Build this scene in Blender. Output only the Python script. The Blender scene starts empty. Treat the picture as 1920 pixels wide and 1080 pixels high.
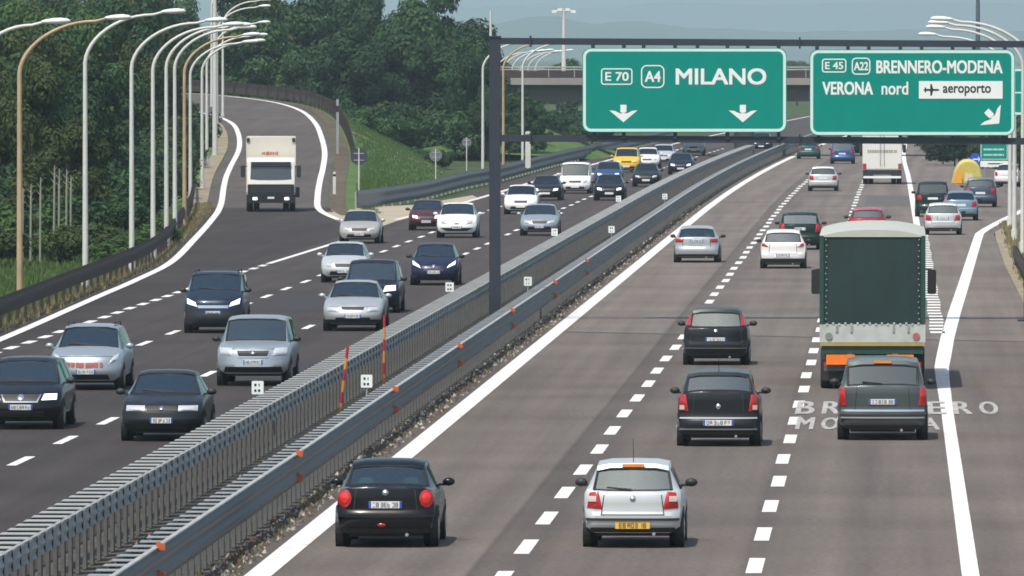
import bpy, bmesh, math, random
from mathutils import Vector, Matrix
R = math.radians
random.seed(7)
sc = bpy.context.scene
COL = sc.collection
PI = math.pi

# ------------------------------------------------------------------ camera
F, VX, VY, HC = 20000.0, 1680.0, 100.0, 8.0      # focal (px of 1920), vanishing point, eye height
cam_d = bpy.data.cameras.new('camera')
cam_d.sensor_width = 36.0
cam_d.lens = 36.0 * F / 1920.0
cam_d.clip_start = 1.0
cam_d.clip_end = 60000.0
cam = bpy.data.objects.new('camera', cam_d)
COL.objects.link(cam)
PHI = math.atan((540 - VY) / F)
THE = math.atan((VX - 960) / F * math.cos(PHI))
cam.location = (0, 0, HC)
cam.rotation_euler = (PI / 2 - PHI, 0, THE)
sc.camera = cam
CM = cam.rotation_euler.to_matrix()

def ray(px, py):
    return CM @ Vector(((px - 960) / F, (540 - py) / F, -1.0))
def gp(px, py, z=0.0):
    d = ray(px, py); t = (z - HC) / d.z
    return Vector((d.x * t, d.y * t, z))
def yp(px, py, Y):
    d = ray(px, py); t = Y / d.y
    return Vector((d.x * t, Y, HC + d.z * t))
def xat(px, Y):
    return yp(px, 540, Y).x

def sh(Y):                                   # the motorway's gentle right-hand bend
    if Y <= 520: return 0.0
    if Y <= 1100: return 1.9e-5 * (Y - 520) ** 2
    return 1.9e-5 * 580 ** 2 + 3.8e-5 * 580 * (Y - 1100)
def hd(Y):
    return math.atan((sh(Y + 1) - sh(Y - 1)) / 2.0)

# ------------------------------------------------------------------ mesh helper
class MB:
    def __init__(s): s.v = []; s.f = []; s.m = []
    def add(s, vs, fs, m=0):
        o = len(s.v); s.v += [tuple(p) for p in vs]
        s.f += [tuple(i + o for i in f) for f in fs]; s.m += [m] * len(fs)
    def quad(s, a, b, c, d, m=0): s.add([a, b, c, d], [(0, 1, 2, 3)], m)
    def box(s, c, d, m=0, rz=0.0, taper=1.0):
        hx, hy, hz = d[0] / 2, d[1] / 2, d[2] / 2
        ca, sa = math.cos(rz), math.sin(rz); P = []
        for z, t in ((-hz, 1.0), (hz, taper)):
            for x, y in ((-hx, -hy), (hx, -hy), (hx, hy), (-hx, hy)):
                x *= t; y *= t
                P.append((c[0] + x * ca - y * sa, c[1] + x * sa + y * ca, c[2] + z))
        s.add(P, [(3, 2, 1, 0), (4, 5, 6, 7), (0, 1, 5, 4), (1, 2, 6, 5), (2, 3, 7, 6), (3, 0, 4, 7)], m)
    def rbox(s, c, d, r, m=0, n=3):           # box with rounded edges in the x-z face, chamfer in y
        hx, hz = d[0] / 2, d[2] / 2
        pts = []
        for cx, cz, a0 in ((hx - r, hz - r, 0), (-hx + r, hz - r, PI / 2), (-hx + r, -hz + r, PI), (hx - r, -hz + r, 1.5 * PI)):
            for k in range(n + 1):
                a = a0 + PI / 2 * k / n
                pts.append((cx + r * math.cos(a), cz + r * math.sin(a)))
        N = len(pts)
        V = [(c[0] + x, c[1] - d[1] / 2, c[2] + z) for x, z in pts] + [(c[0] + x, c[1] + d[1] / 2, c[2] + z) for x, z in pts]
        Fc = [tuple(range(N - 1, -1, -1)), tuple(range(N, 2 * N))]
        for i in range(N):
            j = (i + 1) % N
            Fc.append((i, j, j + N, i + N))
        s.add(V, Fc, m)
    def grid(s, rows, m=0, closed=False):
        n = len(rows[0]); V = [p for r in rows for p in r]; Fc = []
        for i in range(len(rows) - 1):
            for j in range(n if closed else n - 1):
                k = (j + 1) % n
                Fc.append((i * n + j, i * n + k, (i + 1) * n + k, (i + 1) * n + j))
        s.add(V, Fc, m)
    def tube(s, path, r, n=8, m=0, cap=True):
        path = [Vector(p) for p in path]
        if not isinstance(r, (list, tuple)): r = [r] * len(path)
        rows = []
        for i, p in enumerate(path):
            t = (path[min(i + 1, len(path) - 1)] - path[max(i - 1, 0)]).normalized()
            up = Vector((0, 1, 0)) if abs(t.y) < 0.9 else Vector((0, 0, 1))
            a = t.cross(up).normalized(); b = a.cross(t).normalized()
            rows.append([p + (a * math.cos(2 * PI * k / n) + b * math.sin(2 * PI * k / n)) * r[i] for k in range(n)])
        o = len(s.v)
        s.grid(rows, m, closed=True)
        if cap:
            s.f.append(tuple(o + k for k in range(n - 1, -1, -1))); s.m.append(m)
            e = o + (len(rows) - 1) * n
            s.f.append(tuple(e + k for k in range(n))); s.m.append(m)
    def disc(s, c, r, w, axis='x', n=20, m=0, r2=None):   # short cylinder / lathe
        r2 = r if r2 is None else r2
        rows = []
        for h, rr in ((-w / 2, r2), (-w / 2 + w * .12, r), (w / 2 - w * .12, r), (w / 2, r2)):
            ring = []
            for k in range(n):
                a = 2 * PI * k / n; u, v = rr * math.cos(a), rr * math.sin(a)
                if axis == 'x': ring.append((c[0] + h, c[1] + u, c[2] + v))
                elif axis == 'y': ring.append((c[0] + u, c[1] + h, c[2] + v))
                else: ring.append((c[0] + u, c[1] + v, c[2] + h))
            rows.append(ring)
        o = len(s.v); s.grid(rows, m, closed=True)
        s.f.append(tuple(o + k for k in range(n - 1, -1, -1))); s.m.append(m)
        s.f.append(tuple(o + 3 * n + k for k in range(n))); s.m.append(m)
    def ell(s, c, r, n=10, k=6, m=0):
        rows = []
        for i in range(k + 1):
            t = -PI / 2 + PI * i / k
            rows.append([(c[0] + r[0] * math.cos(t) * math.cos(2 * PI * j / n), c[1] + r[1] * math.cos(t) * math.sin(2 * PI * j / n), c[2] + r[2] * math.sin(t)) for j in range(n)])
        s.grid(rows, m, closed=True)
    def build(s, name, mat, parent=None, smooth=None, loc=None, uv=None):
        me = bpy.data.meshes.new(name)
        me.from_pydata(s.v, [], s.f)
        mats = mat if isinstance(mat, (list, tuple)) else [mat]
        for x in mats: me.materials.append(x)
        if len(mats) > 1: me.polygons.foreach_set('material_index', s.m)
        if uv is not None:
            l = me.uv_layers.new(name='UVMap')
            for lp in me.loops: l.data[lp.index].uv = uv[lp.vertex_index]
        bm = bmesh.new(); bm.from_mesh(me)
        bmesh.ops.recalc_face_normals(bm, faces=bm.faces); bm.to_mesh(me); bm.free()
        if smooth:
            me.polygons.foreach_set('use_smooth', [True] * len(me.polygons))
            me.set_sharp_from_angle(angle=R(smooth))
        me.update()
        o = bpy.data.objects.new(name, me); COL.objects.link(o)
        if parent: o.parent = parent
        if loc: o.location = loc
        return o

def thing(name, label, cat, loc=(0, 0, 0), rz=0.0, group=None):
    o = bpy.data.objects.new(name, None); COL.objects.link(o)
    o.empty_display_size = .3
    o.location = loc; o.rotation_euler = (0, 0, rz)
    return tag(o, label, cat, group)
def tag(o, label, cat, group=None, kind=None):
    o['label'] = label; o['category'] = cat
    if group: o['group'] = group
    if kind: o['kind'] = kind
    return o
def struct(o):
    o['kind'] = 'structure'; return o
def kids(o): return [c for c in ALLKIDS.get(o.name, [])]
def copy_tree(o, parent=None):
    c = o.copy(); COL.objects.link(c); c.parent = parent
    for ch in list(o.children): copy_tree(ch, c)
    return c

# ------------------------------------------------------------------ materials
MATS = {}
def nodes(name):
    m = bpy.data.materials.new(name); m.use_nodes = True
    return m, m.node_tree.nodes, m.node_tree.links, m.node_tree.nodes['Principled BSDF']
def plain(name, c, rough=.6, metal=0.0, noise=.12, scale=6.0, spec=.5, coat=0.0, bump=0.0, emit=0.0):
    if name in MATS: return MATS[name]
    m, N, L, b = nodes(name)
    b.inputs['Roughness'].default_value = rough; b.inputs['Metallic'].default_value = metal
    b.inputs['Specular IOR Level'].default_value = spec
    b.inputs['Coat Weight'].default_value = coat; b.inputs['Coat Roughness'].default_value = .06
    tc = N.new('ShaderNodeTexCoord'); n = N.new('ShaderNodeTexNoise')
    n.inputs['Scale'].default_value = scale; n.inputs['Detail'].default_value = 5
    L.new(tc.outputs['Object'], n.inputs['Vector'])
    mx = N.new('ShaderNodeMix'); mx.data_type = 'RGBA'
    mx.inputs[6].default_value = tuple(x * (1 - noise) for x in c) + (1,)
    mx.inputs[7].default_value = tuple(min(1, x * (1 + noise)) for x in c) + (1,)
    L.new(n.outputs['Fac'], mx.inputs[0]); L.new(mx.outputs[2], b.inputs['Base Color'])
    if bump:
        bp = N.new('ShaderNodeBump'); bp.inputs['Strength'].default_value = bump
        L.new(n.outputs['Fac'], bp.inputs['Height']); L.new(bp.outputs['Normal'], b.inputs['Normal'])
    if emit:
        b.inputs['Emission Color'].default_value = c + (1,); b.inputs['Emission Strength'].default_value = emit
    MATS[name] = m
    return m
def paint(name, c, metal=.35, rough=.32):
    k = 'paint ' + name
    if k in MATS: return MATS[k]
    m, N, L, b = nodes(k)
    b.inputs['Metallic'].default_value = metal; b.inputs['Roughness'].default_value = rough
    b.inputs['Coat Weight'].default_value = .35 if sum(c) > .12 else .2; b.inputs['Coat Roughness'].default_value = .06; b.inputs['Specular IOR Level'].default_value = .3
    tc = N.new('ShaderNodeTexCoord'); n = N.new('ShaderNodeTexNoise')
    n.inputs['Scale'].default_value = 2.2; n.inputs['Detail'].default_value = 6
    L.new(tc.outputs['Object'], n.inputs['Vector'])
    # road dust: more of it low on the body
    sp = N.new('ShaderNodeSeparateXYZ'); L.new(tc.outputs['Object'], sp.inputs[0])
    mr = N.new('ShaderNodeMapRange'); mr.inputs[1].default_value = .2; mr.inputs[2].default_value = .75
    mr.inputs[3].default_value = .20 if sum(c) > .12 else .07; mr.inputs[4].default_value = .02 if sum(c) > .12 else .0
    L.new(sp.outputs['Z'], mr.inputs[0])
    mu = N.new('ShaderNodeMath'); mu.operation = 'MULTIPLY'
    L.new(mr.outputs[0], mu.inputs[0]); L.new(n.outputs['Fac'], mu.inputs[1])
    mx = N.new('ShaderNodeMix'); mx.data_type = 'RGBA'
    mx.inputs[6].default_value = c + (1,); mx.inputs[7].default_value = (.16, .145, .125, 1)
    L.new(mu.outputs[0], mx.inputs[0]); L.new(mx.outputs[2], b.inputs['Base Color'])
    MATS[k] = m
    return m
def glass_mat(name, tint, refl=1.0, ior=1.6):
    if name in MATS: return MATS[name]
    m, N, L, b = nodes(name)
    N.remove(b); out = N['Material Output']
    t = N.new('ShaderNodeBsdfTransparent'); t.inputs[0].default_value = tint + (1,)
    g = N.new('ShaderNodeBsdfGlossy'); g.inputs['Roughness'].default_value = .03
    g.inputs[0].default_value = (refl * .86, refl, refl * .98, 1)
    fr = N.new('ShaderNodeFresnel'); fr.inputs[0].default_value = ior
    mx = N.new('ShaderNodeMixShader')
    L.new(fr.outputs[0], mx.inputs[0]); L.new(t.outputs[0], mx.inputs[1]); L.new(g.outputs[0], mx.inputs[2])
    L.new(mx.outputs[0], out.inputs[0])
    MATS[name] = m
    return m

GLASS = glass_mat('tinted car glass', (.46, .78, .80), 1.0, 3.0)
GLASS_D = glass_mat('dark car glass', (.10, .14, .15), 1.0, 2.3)
RUB = plain('tyre rubber', (.018, .018, .019), .85, noise=.3)
TRIM = plain('black plastic trim', (.022, .022, .024), .55, noise=.25)
DARK = plain('dark cabin', (.06, .07, .075), .9)
SEAT = plain('seat cloth', (.15, .165, .18), .9)
RIM = plain('alloy rim', (.42, .43, .44), .35, .7)
CHROME = plain('chrome', (.75, .76, .78), .12, .95, noise=.05)
PLATE = plain('plate white', (.78, .79, .78), .45, noise=.05)
PLATEY = plain('plate yellow', (.80, .50, .08), .45, noise=.05)
INK = plain('plate characters', (.03, .03, .04), .5)
INKS = plain('worn plate characters', (.10, .10, .12), .5)
HEAD = plain('headlamp lens', (.72, .74, .76), .12, .35, noise=.2, scale=14, coat=.8)
HEADON = plain('lit headlamp lens', (.95, .95, .90), .15, noise=.05, scale=14, emit=1.0)
RED = plain('red lamp lens', (.42, .018, .02), .18, noise=.35, scale=12, coat=.7)
REDON = plain('lit brake lamp', (.72, .03, .025), .2, noise=.45, scale=9, coat=.7, emit=.12)
CLEARL = plain('clear lamp lens', (.62, .50, .46), .15, noise=.2, coat=.6)
AMBER = plain('amber lens', (.85, .26, .03), .2, noise=.15)
GALVP = plain('weathered post steel', (.125, .125, .122), .7, .0, noise=.35, scale=4)
GALV = plain('galvanised steel', (.36, .38, .39), .5, .35, noise=.22, scale=3)
GALVL = plain('pale weathered steel', (.36, .37, .36), .65, .0, noise=.42, scale=1.1)
GALVD = plain('dull blue steel', (.055, .066, .085), .55, .15, noise=.3, scale=2)
GALVB = plain('darkened steel', (.085, .085, .085), .7, .1, noise=.4, scale=2)
RUSTD = plain('dark rusted steel', (.04, .027, .024), .85, noise=.45, scale=1.5)
POLE = plain('pale lamp post paint', (.62, .62, .58), .5, noise=.18, scale=2)
POLER = plain('rust-streaked lamp post paint', (.46, .33, .20), .6, noise=.5, scale=1.2)
LAMPH = plain('white lamp housing', (.80, .80, .80), .35, noise=.06)
GANTRY = plain('dark gantry steel', (.028, .036, .055), .55, noise=.25, scale=3)
SIGNG = plain('green sign sheet', (.001, .245, .20), .5, noise=.07, scale=1.5, spec=.2)
SIGNW = plain('white sign sheet', (.82, .86, .84), .42, noise=.04)
SIGNB = plain('pale mint sign border', (.60, .82, .76), .42, noise=.04)
SIGNK = plain('black sign sheet', (.02, .02, .022), .5)
SIGNBL = plain('blue sign sheet', (.02, .09, .50), .4, noise=.05)
SIGNBACK = plain('grey sign back', (.035, .045, .07), .6)
CONC = plain('bridge concrete', (.27, .255, .235), .85, noise=.18, scale=.6, bump=.1)
CONCD = plain('weathered girder concrete', (.105, .105, .11), .85, noise=.2, scale=.4)
ORANGE = plain('orange reflector', (.50, .11, .025), .5, noise=.12)
# ------------------------------------------------------------------ ground and road materials
def tex_ground(name, c1, c2, c3, s1=.06, s2=1.2, rough=.95, bump=.3):
    m, N, L, b = nodes(name)
    b.inputs['Roughness'].default_value = rough; b.inputs['Specular IOR Level'].default_value = .2
    g = N.new('ShaderNodeNewGeometry')
    n1 = N.new('ShaderNodeTexNoise'); n1.inputs['Scale'].default_value = s1; n1.inputs['Detail'].default_value = 6
    n2 = N.new('ShaderNodeTexNoise'); n2.inputs['Scale'].default_value = s2; n2.inputs['Detail'].default_value = 8
    L.new(g.outputs['Position'], n1.inputs['Vector']); L.new(g.outputs['Position'], n2.inputs['Vector'])
    r1 = N.new('ShaderNodeValToRGB'); r1.color_ramp.elements[0].position = .38; r1.color_ramp.elements[1].position = .62
    r1.color_ramp.elements[0].color = c1 + (1,); r1.color_ramp.elements[1].color = c2 + (1,)
    L.new(n1.outputs['Fac'], r1.inputs[0])
    r2 = N.new('ShaderNodeValToRGB'); r2.color_ramp.elements[0].position = .45; r2.color_ramp.elements[1].position = .7
    r2.color_ramp.elements[0].color = (0, 0, 0, 1); r2.color_ramp.elements[1].color = (1, 1, 1, 1)
    L.new(n2.outputs['Fac'], r2.inputs[0])
    mx = N.new('ShaderNodeMix'); mx.data_type = 'RGBA'; mx.inputs[7].default_value = c3 + (1,)
    L.new(r2.outputs[0], mx.inputs[0]); L.new(r1.outputs[0], mx.inputs[6]); L.new(mx.outputs[2], b.inputs['Base Color'])
    bp = N.new('ShaderNodeBump'); bp.inputs['Strength'].default_value = bump; bp.inputs['Distance'].default_value = .1
    L.new(n2.outputs['Fac'], bp.inputs['Height']); L.new(bp.outputs['Normal'], b.inputs['Normal'])
    return m

def asphalt(name, base, lanes, far=1.0):
    """UV = (offset across the road, distance along it). lanes: list of (offset, colour factor) steps;
    worn wheel tracks and resurfaced lanes as real differences of the surface."""
    m, N, L, b = nodes(name)
    b.inputs['Roughness'].default_value = .86; b.inputs['Specular IOR Level'].default_value = .3
    uv = N.new('ShaderNodeUVMap'); sp = N.new('ShaderNodeSeparateXYZ'); L.new(uv.outputs[0], sp.inputs[0])
    # lane tone
    ramp = N.new('ShaderNodeValToRGB'); ramp.color_ramp.interpolation = 'LINEAR'
    lo, hi = lanes[0][0], lanes[-1][0]
    mr = N.new('ShaderNodeMapRange'); mr.inputs[1].default_value = lo; mr.inputs[2].default_value = hi
    L.new(sp.outputs['X'], mr.inputs[0]); L.new(mr.outputs[0], ramp.inputs[0])
    el = ramp.color_ramp.elements
    while len(el) > 1: el.remove(el[-1])
    for i, (o, c) in enumerate(lanes):
        p = (o - lo) / (hi - lo)
        e = el[0] if i == 0 else el.new(p)
        e.position = p; e.color = c + (1,)
    # long streaks and blotches
    mp = N.new('ShaderNodeCombineXYZ')
    sx = N.new('ShaderNodeMath'); sx.operation = 'MULTIPLY'; sx.inputs[1].default_value = 1.6
    sy = N.new('ShaderNodeMath'); sy.operation = 'MULTIPLY'; sy.inputs[1].default_value = .022
    L.new(sp.outputs['X'], sx.inputs[0]); L.new(sp.outputs['Y'], sy.inputs[0])
    L.new(sx.outputs[0], mp.inputs[0]); L.new(sy.outputs[0], mp.inputs[1])
    n1 = N.new('ShaderNodeTexNoise'); n1.inputs['Scale'].default_value = 1.0; n1.inputs['Detail'].default_value = 5
    L.new(mp.outputs[0], n1.inputs['Vector'])
    n2 = N.new('ShaderNodeTexNoise'); n2.inputs['Scale'].default_value = 9; n2.inputs['Detail'].default_value = 6
    L.new(uv.outputs[0], n2.inputs['Vector'])
    n3 = N.new('ShaderNodeTexNoise'); n3.inputs['Scale'].default_value = .13; n3.inputs['Detail'].default_value = 4
    L.new(uv.outputs[0], n3.inputs['Vector'])
    def mrange(src, a, c, lo_=.3, hi_=.7):
        q = N.new('ShaderNodeMapRange'); q.inputs[1].default_value = lo_; q.inputs[2].default_value = hi_
        q.inputs[3].default_value = a; q.inputs[4].default_value = c; L.new(src, q.inputs[0]); return q.outputs[0]
    p1 = N.new('ShaderNodeMath'); p1.operation = 'MULTIPLY'
    L.new(mrange(n1.outputs['Fac'], .84, 1.16), p1.inputs[0]); L.new(mrange(n2.outputs['Fac'], .72, 1.28), p1.inputs[1])
    p2 = N.new('ShaderNodeMath'); p2.operation = 'MULTIPLY'
    L.new(p1.outputs[0], p2.inputs[0]); L.new(mrange(n3.outputs['Fac'], .85, 1.15), p2.inputs[1])
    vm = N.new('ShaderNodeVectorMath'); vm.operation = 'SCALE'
    p3 = N.new('ShaderNodeMath'); p3.operation = 'MULTIPLY'             # haze lightening painted in: paving turns paler with distance
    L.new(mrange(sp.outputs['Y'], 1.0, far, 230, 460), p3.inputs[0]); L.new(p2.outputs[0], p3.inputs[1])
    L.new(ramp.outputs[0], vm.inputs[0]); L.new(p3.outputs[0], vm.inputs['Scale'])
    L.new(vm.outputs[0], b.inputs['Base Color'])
    bp = N.new('ShaderNodeBump'); bp.inputs['Strength'].default_value = .25; bp.inputs['Distance'].default_value = .02
    L.new(n2.outputs['Fac'], bp.inputs['Height']); L.new(bp.outputs['Normal'], b.inputs['Normal'])
    return m

def worn_paint(name, c, wear=.42):
    m, N, L, b = nodes(name)
    b.inputs['Roughness'].default_value = .7
    g = N.new('ShaderNodeNewGeometry')
    n = N.new('ShaderNodeTexNoise'); n.inputs['Scale'].default_value = 3.5; n.inputs['Detail'].default_value = 8
    L.new(g.outputs['Position'], n.inputs['Vector'])
    r = N.new('ShaderNodeValToRGB'); r.color_ramp.elements[0].position = wear - .1; r.color_ramp.elements[1].position = wear + .06
    r.color_ramp.elements[0].color = tuple(x * .62 for x in c) + (1,); r.color_ramp.elements[1].color = c + (1,)
    L.new(n.outputs['Fac'], r.inputs[0]); L.new(r.outputs[0], b.inputs['Base Color'])
    return m
LINE = worn_paint('white road paint', (.80, .79, .76))
LINEC = worn_paint('cream road paint', (.72, .68, .60))
LINEW = worn_paint('worn road lettering paint', (.50, .48, .45), .52)

def strip(name, pts, mat, uvs=None, kind='structure'):
    """pts: list of (left xyz, right xyz) along the strip."""
    mb = MB(); n = 5
    rows = []; uv = []
    for i, (a, b) in enumerate(pts):
        a, b = Vector(a), Vector(b)
        rows.append([a.lerp(b, k / (n - 1)) for k in range(n)])
        for k in range(n):
            p = a.lerp(b, k / (n - 1))
            uv.append((p.x - sh(p.y), p.y))
    mb.grid(rows)
    o = mb.build(name, mat, uv=uv)
    if kind: o['kind'] = kind
    return o
def ys(a, b, step):
    n = max(1, int(math.ceil((b - a) / step)))
    return [a + (b - a) * i / n for i in range(n + 1)]
def interp(tab, y, k=1):
    if y <= tab[0][0]: return tab[0][k]
    for p, q in zip(tab, tab[1:]):
        if y <= q[0]:
            t = (y - p[0]) / (q[0] - p[0]); return p[k] + (q[k] - p[k]) * t
    return tab[-1][k]
def smooth_tab(tab, n=6):
    """Catmull-Rom through tuples (any dimension)."""
    out = []
    P = [tab[0]] + list(tab) + [tab[-1]]
    for i in range(1, len(P) - 2):
        for s in range(n):
            t = s / n; r = []
            for a, b, c, d in zip(P[i - 1], P[i], P[i + 1], P[i + 2]):
                r.append(.5 * (2 * b + (c - a) * t + (2 * a - 5 * b + 4 * c - d) * t * t + (3 * b - a - 3 * c + d) * t ** 3))
            out.append(tuple(r))
    out.append(tuple(tab[-1]))
    return out

GRASS = tex_ground('meadow grass', (.035, .062, .018), (.055, .088, .024), (.075, .085, .035), .05, .9)
SLOPE = tex_ground('bright embankment grass', (.05, .115, .028), (.085, .165, .042), (.14, .165, .065), .12, 1.1)
GRAVEL = tex_ground('median gravel', (.060, .054, .048), (.085, .077, .068), (.125, .112, .095), .35, 3.0)
DIRT = tex_ground('verge dirt', (.075, .058, .042), (.12, .095, .068), (.15, .13, .085), .3, 2.0)
SAND = tex_ground('pale gore paving', (.36, .30, .22), (.42, .36, .27), (.46, .41, .33), .2, 2.0)
DRY = tex_ground('dry cut verge', (.28, .24, .17), (.36, .31, .22), (.20, .17, .11), .4, 2.5)
WALK = tex_ground('bare earth track', (.20, .165, .13), (.25, .21, .165), (.15, .15, .08), .3, 1.5)

def tone(v, w=(1.06, .985, .955)): return tuple(v * TK * x * q for x, q in zip(w, (1.07, .97, .88)))
TK = .80
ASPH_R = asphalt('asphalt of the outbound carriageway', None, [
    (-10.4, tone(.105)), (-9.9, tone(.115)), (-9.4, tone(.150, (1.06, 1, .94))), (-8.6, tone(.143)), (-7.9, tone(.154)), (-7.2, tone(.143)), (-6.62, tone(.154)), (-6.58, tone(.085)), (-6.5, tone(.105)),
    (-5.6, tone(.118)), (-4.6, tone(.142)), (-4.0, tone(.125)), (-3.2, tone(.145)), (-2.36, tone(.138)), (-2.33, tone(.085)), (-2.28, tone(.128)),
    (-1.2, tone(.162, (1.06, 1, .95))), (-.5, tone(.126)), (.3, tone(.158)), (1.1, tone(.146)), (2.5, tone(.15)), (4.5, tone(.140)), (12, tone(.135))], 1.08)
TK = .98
ASPH_R2 = asphalt('haze-paled asphalt beyond the joint', None, [  # paler copy of the near asphalt: haze and grazing light put into its colour
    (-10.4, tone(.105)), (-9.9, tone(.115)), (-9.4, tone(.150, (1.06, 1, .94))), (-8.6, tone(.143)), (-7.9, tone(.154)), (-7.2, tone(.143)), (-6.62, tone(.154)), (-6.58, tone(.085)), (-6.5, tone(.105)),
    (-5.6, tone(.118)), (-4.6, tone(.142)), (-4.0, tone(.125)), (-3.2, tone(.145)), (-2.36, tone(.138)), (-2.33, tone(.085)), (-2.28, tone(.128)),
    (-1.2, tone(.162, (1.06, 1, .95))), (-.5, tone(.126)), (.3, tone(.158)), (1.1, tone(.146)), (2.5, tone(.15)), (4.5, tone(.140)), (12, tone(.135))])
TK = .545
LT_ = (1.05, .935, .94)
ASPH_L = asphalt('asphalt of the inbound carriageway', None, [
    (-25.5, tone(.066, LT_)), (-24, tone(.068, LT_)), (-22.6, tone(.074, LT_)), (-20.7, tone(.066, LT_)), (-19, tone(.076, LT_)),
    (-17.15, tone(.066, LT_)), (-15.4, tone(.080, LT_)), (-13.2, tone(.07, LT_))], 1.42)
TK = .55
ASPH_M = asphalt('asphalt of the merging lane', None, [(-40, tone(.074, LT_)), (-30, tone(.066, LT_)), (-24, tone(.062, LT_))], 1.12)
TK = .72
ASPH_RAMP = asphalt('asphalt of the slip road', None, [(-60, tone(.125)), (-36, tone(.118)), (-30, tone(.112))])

# ------------------------------------------------------------------ ground
mb = MB()
mb.grid([[(x, y, -.10) for x in (-14000, -1500, -300, -60, 60, 300, 1500, 14000)] for y in (-190, 100, 600, 1200, 3000, 9500, 22000)])
struct(mb.build('ground', GRASS))

# ramp edge tables: Y, X(right edge), z ; Y, X(left edge), z
def rz_(Y):
    return interp([(0, 0), (535, 0), (570, .12), (611, .5), (650, 1.3), (700, 2.4), (750, 3.3), (800, 4.25), (830, 4.8), (860, 5.2)], Y)
R_EDGE = smooth_tab([(500, -25.6), (508, -26.4), (528, -28.2), (548, -29.7), (575, -31.2), (611, -33.05), (640, -34.4), (670, -35.9), (700, -37.7), (740, -40.3), (775, -43.2), (800, -46.4), (818, -50.2), (830, -54), (838, -58), (843, -64), (846, -72)])
L_EDGE = smooth_tab([(140, -23.3), (200, -23.6), (250, -24.2), (298, -25.0), (348, -26.15), (375, -26.75), (407, -27.7), (457, -30.1), (505, -32.5), (552, -35.0), (611, -38.5), (640, -40.0), (680, -41.9), (720, -44.5), (745, -46.6), (765, -49.2), (780, -52.6), (790, -57), (796, -63), (799, -72)])

YS = ys(130, 560, 30) + ys(570, 1100, 15)[0:] + ys(1130, 2600, 60)
struct(strip('median', [((-13.5 + sh(y), y, -.02), (-10.1 + sh(y), y, -.02)) for y in YS], GRAVEL))
def outb(y): return ((-10.25 + sh(y), y, 0), (interp([(0, 3.95), (400, 4.1), (475, 4.35), (520, 9.5), (700, 12), (1000, 14), (2600, 14)], y) + sh(y), y, 0))
JL, JR = gp(1052, 622), gp(1925, 641)
def joint_row():
    k = lambda x: JL.y + (x - JL.x) * (JR.y - JL.y) / (JR.x - JL.x)
    return ((-10.25, k(-10.25), 0), (4.0, k(4.0), 0))
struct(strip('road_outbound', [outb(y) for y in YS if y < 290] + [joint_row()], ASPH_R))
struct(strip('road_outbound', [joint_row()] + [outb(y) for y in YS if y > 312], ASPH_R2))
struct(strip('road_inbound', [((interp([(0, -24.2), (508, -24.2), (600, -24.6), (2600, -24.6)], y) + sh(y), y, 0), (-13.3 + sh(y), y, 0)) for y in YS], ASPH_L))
struct(strip('verge_left', [((-60, y, -.05), (interp([(a, b) for a, b in L_EDGE if a < 745], y) - .4, y, -.03)) for y in ys(130, 560, 20)], GRASS))
# merging lane and slip road (one surface)
pts = []
for y in ys(130, 508, 14):
    pts.append(((interp(L_EDGE, y) - .7, y, 0), (-24.2, y, 0)))
NS = 60
def at_tab(tab, t0, t):
    seg = [p for p in tab if p[0] >= t0]
    L = [0]
    for a, b in zip(seg, seg[1:]): L.append(L[-1] + math.hypot(b[0] - a[0], b[1] - a[1]))
    s = t * L[-1]
    for i in range(len(L) - 1):
        if s <= L[i + 1] or i == len(L) - 2:
            k = (s - L[i]) / max(1e-6, L[i + 1] - L[i]); k = min(1, max(0, k))
            return (seg[i][0] + (seg[i + 1][0] - seg[i][0]) * k, seg[i][1] + (seg[i + 1][1] - seg[i][1]) * k)
    return seg[-1]
ramp_rows = []
for i in range(NS + 1):
    t = i / NS
    b = at_tab(R_EDGE, 506, t)
    cand = [at_tab(L_EDGE, 490, q / 400) for q in range(401)] if i == 0 else cand
    a = min(cand, key=lambda c: (c[0] - b[0]) ** 2 + (c[1] - b[1]) ** 2)
    d = Vector((b[1] - a[1], b[0] - a[0], 0)).normalized()
    za, zb = rz_(a[0]), rz_(b[0])
    z = .5 * (rz_(a[0]) + rz_(b[0]))
    if a[0] < 600: z = .5 * (za + zb)
    A = Vector((a[1], a[0], za)) - d * .7; B = Vector((b[1], b[0], zb)) + d * .6
    ramp_rows.append((A, B, d))
    pts.append((A, B))
KS = next(i for i, (A, B, d) in enumerate(ramp_rows) if B.y > 546)
NB = len(pts) - len(ramp_rows)
struct(strip('merging_lane', pts[:NB + KS + 1], ASPH_M))
struct(strip('slip_road', pts[NB + KS:], ASPH_RAMP))
# embankment that carries the slip road
mb = MB(); rows = []
for A, B, d in ramp_rows[2:]:
    rows.append([A - d * (1.5 + A.z * 2.2) + Vector((0, 0, -A.z - .12)), A - d * 1.2 + Vector((0, 0, -.06)), A + Vector((0, 0, -.03)), B + Vector((0, 0, -.03)), B + d * 1.3 + Vector((0, 0, -.03)),
                 B + d * 1.7 + Vector((0, 0, -.16)), B + d * (1.8 + B.z * .95) + Vector((0, 0, -B.z * .5 - .06)), B + d * (2.2 + B.z * 2.0) + Vector((0, 0, -B.z - .12))])
mb.grid(rows)
struct(mb.build('embankment', SLOPE, smooth=60))
mb = MB()
mb.grid([[B + d * .05 + Vector((0, 0, .012)), B + d * .9 + Vector((0, 0, .012))] for A, B, d in ramp_rows[3:]])
struct(mb.build('slip_road_verge', DIRT))
mb = MB()
mb.grid([[A - d * .9 + Vector((0, 0, .012)), A - d * .05 + Vector((0, 0, .012))] for A, B, d in ramp_rows[2:]])
struct(mb.build('slip_road_inner_verge', DRY))
mb = MB()
mb.grid([[(interp(L_EDGE, y) - 1.7, y, -.008), (interp(L_EDGE, y) - .68, y, -.008)] for y in ys(140, 506, 12)])
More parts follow.
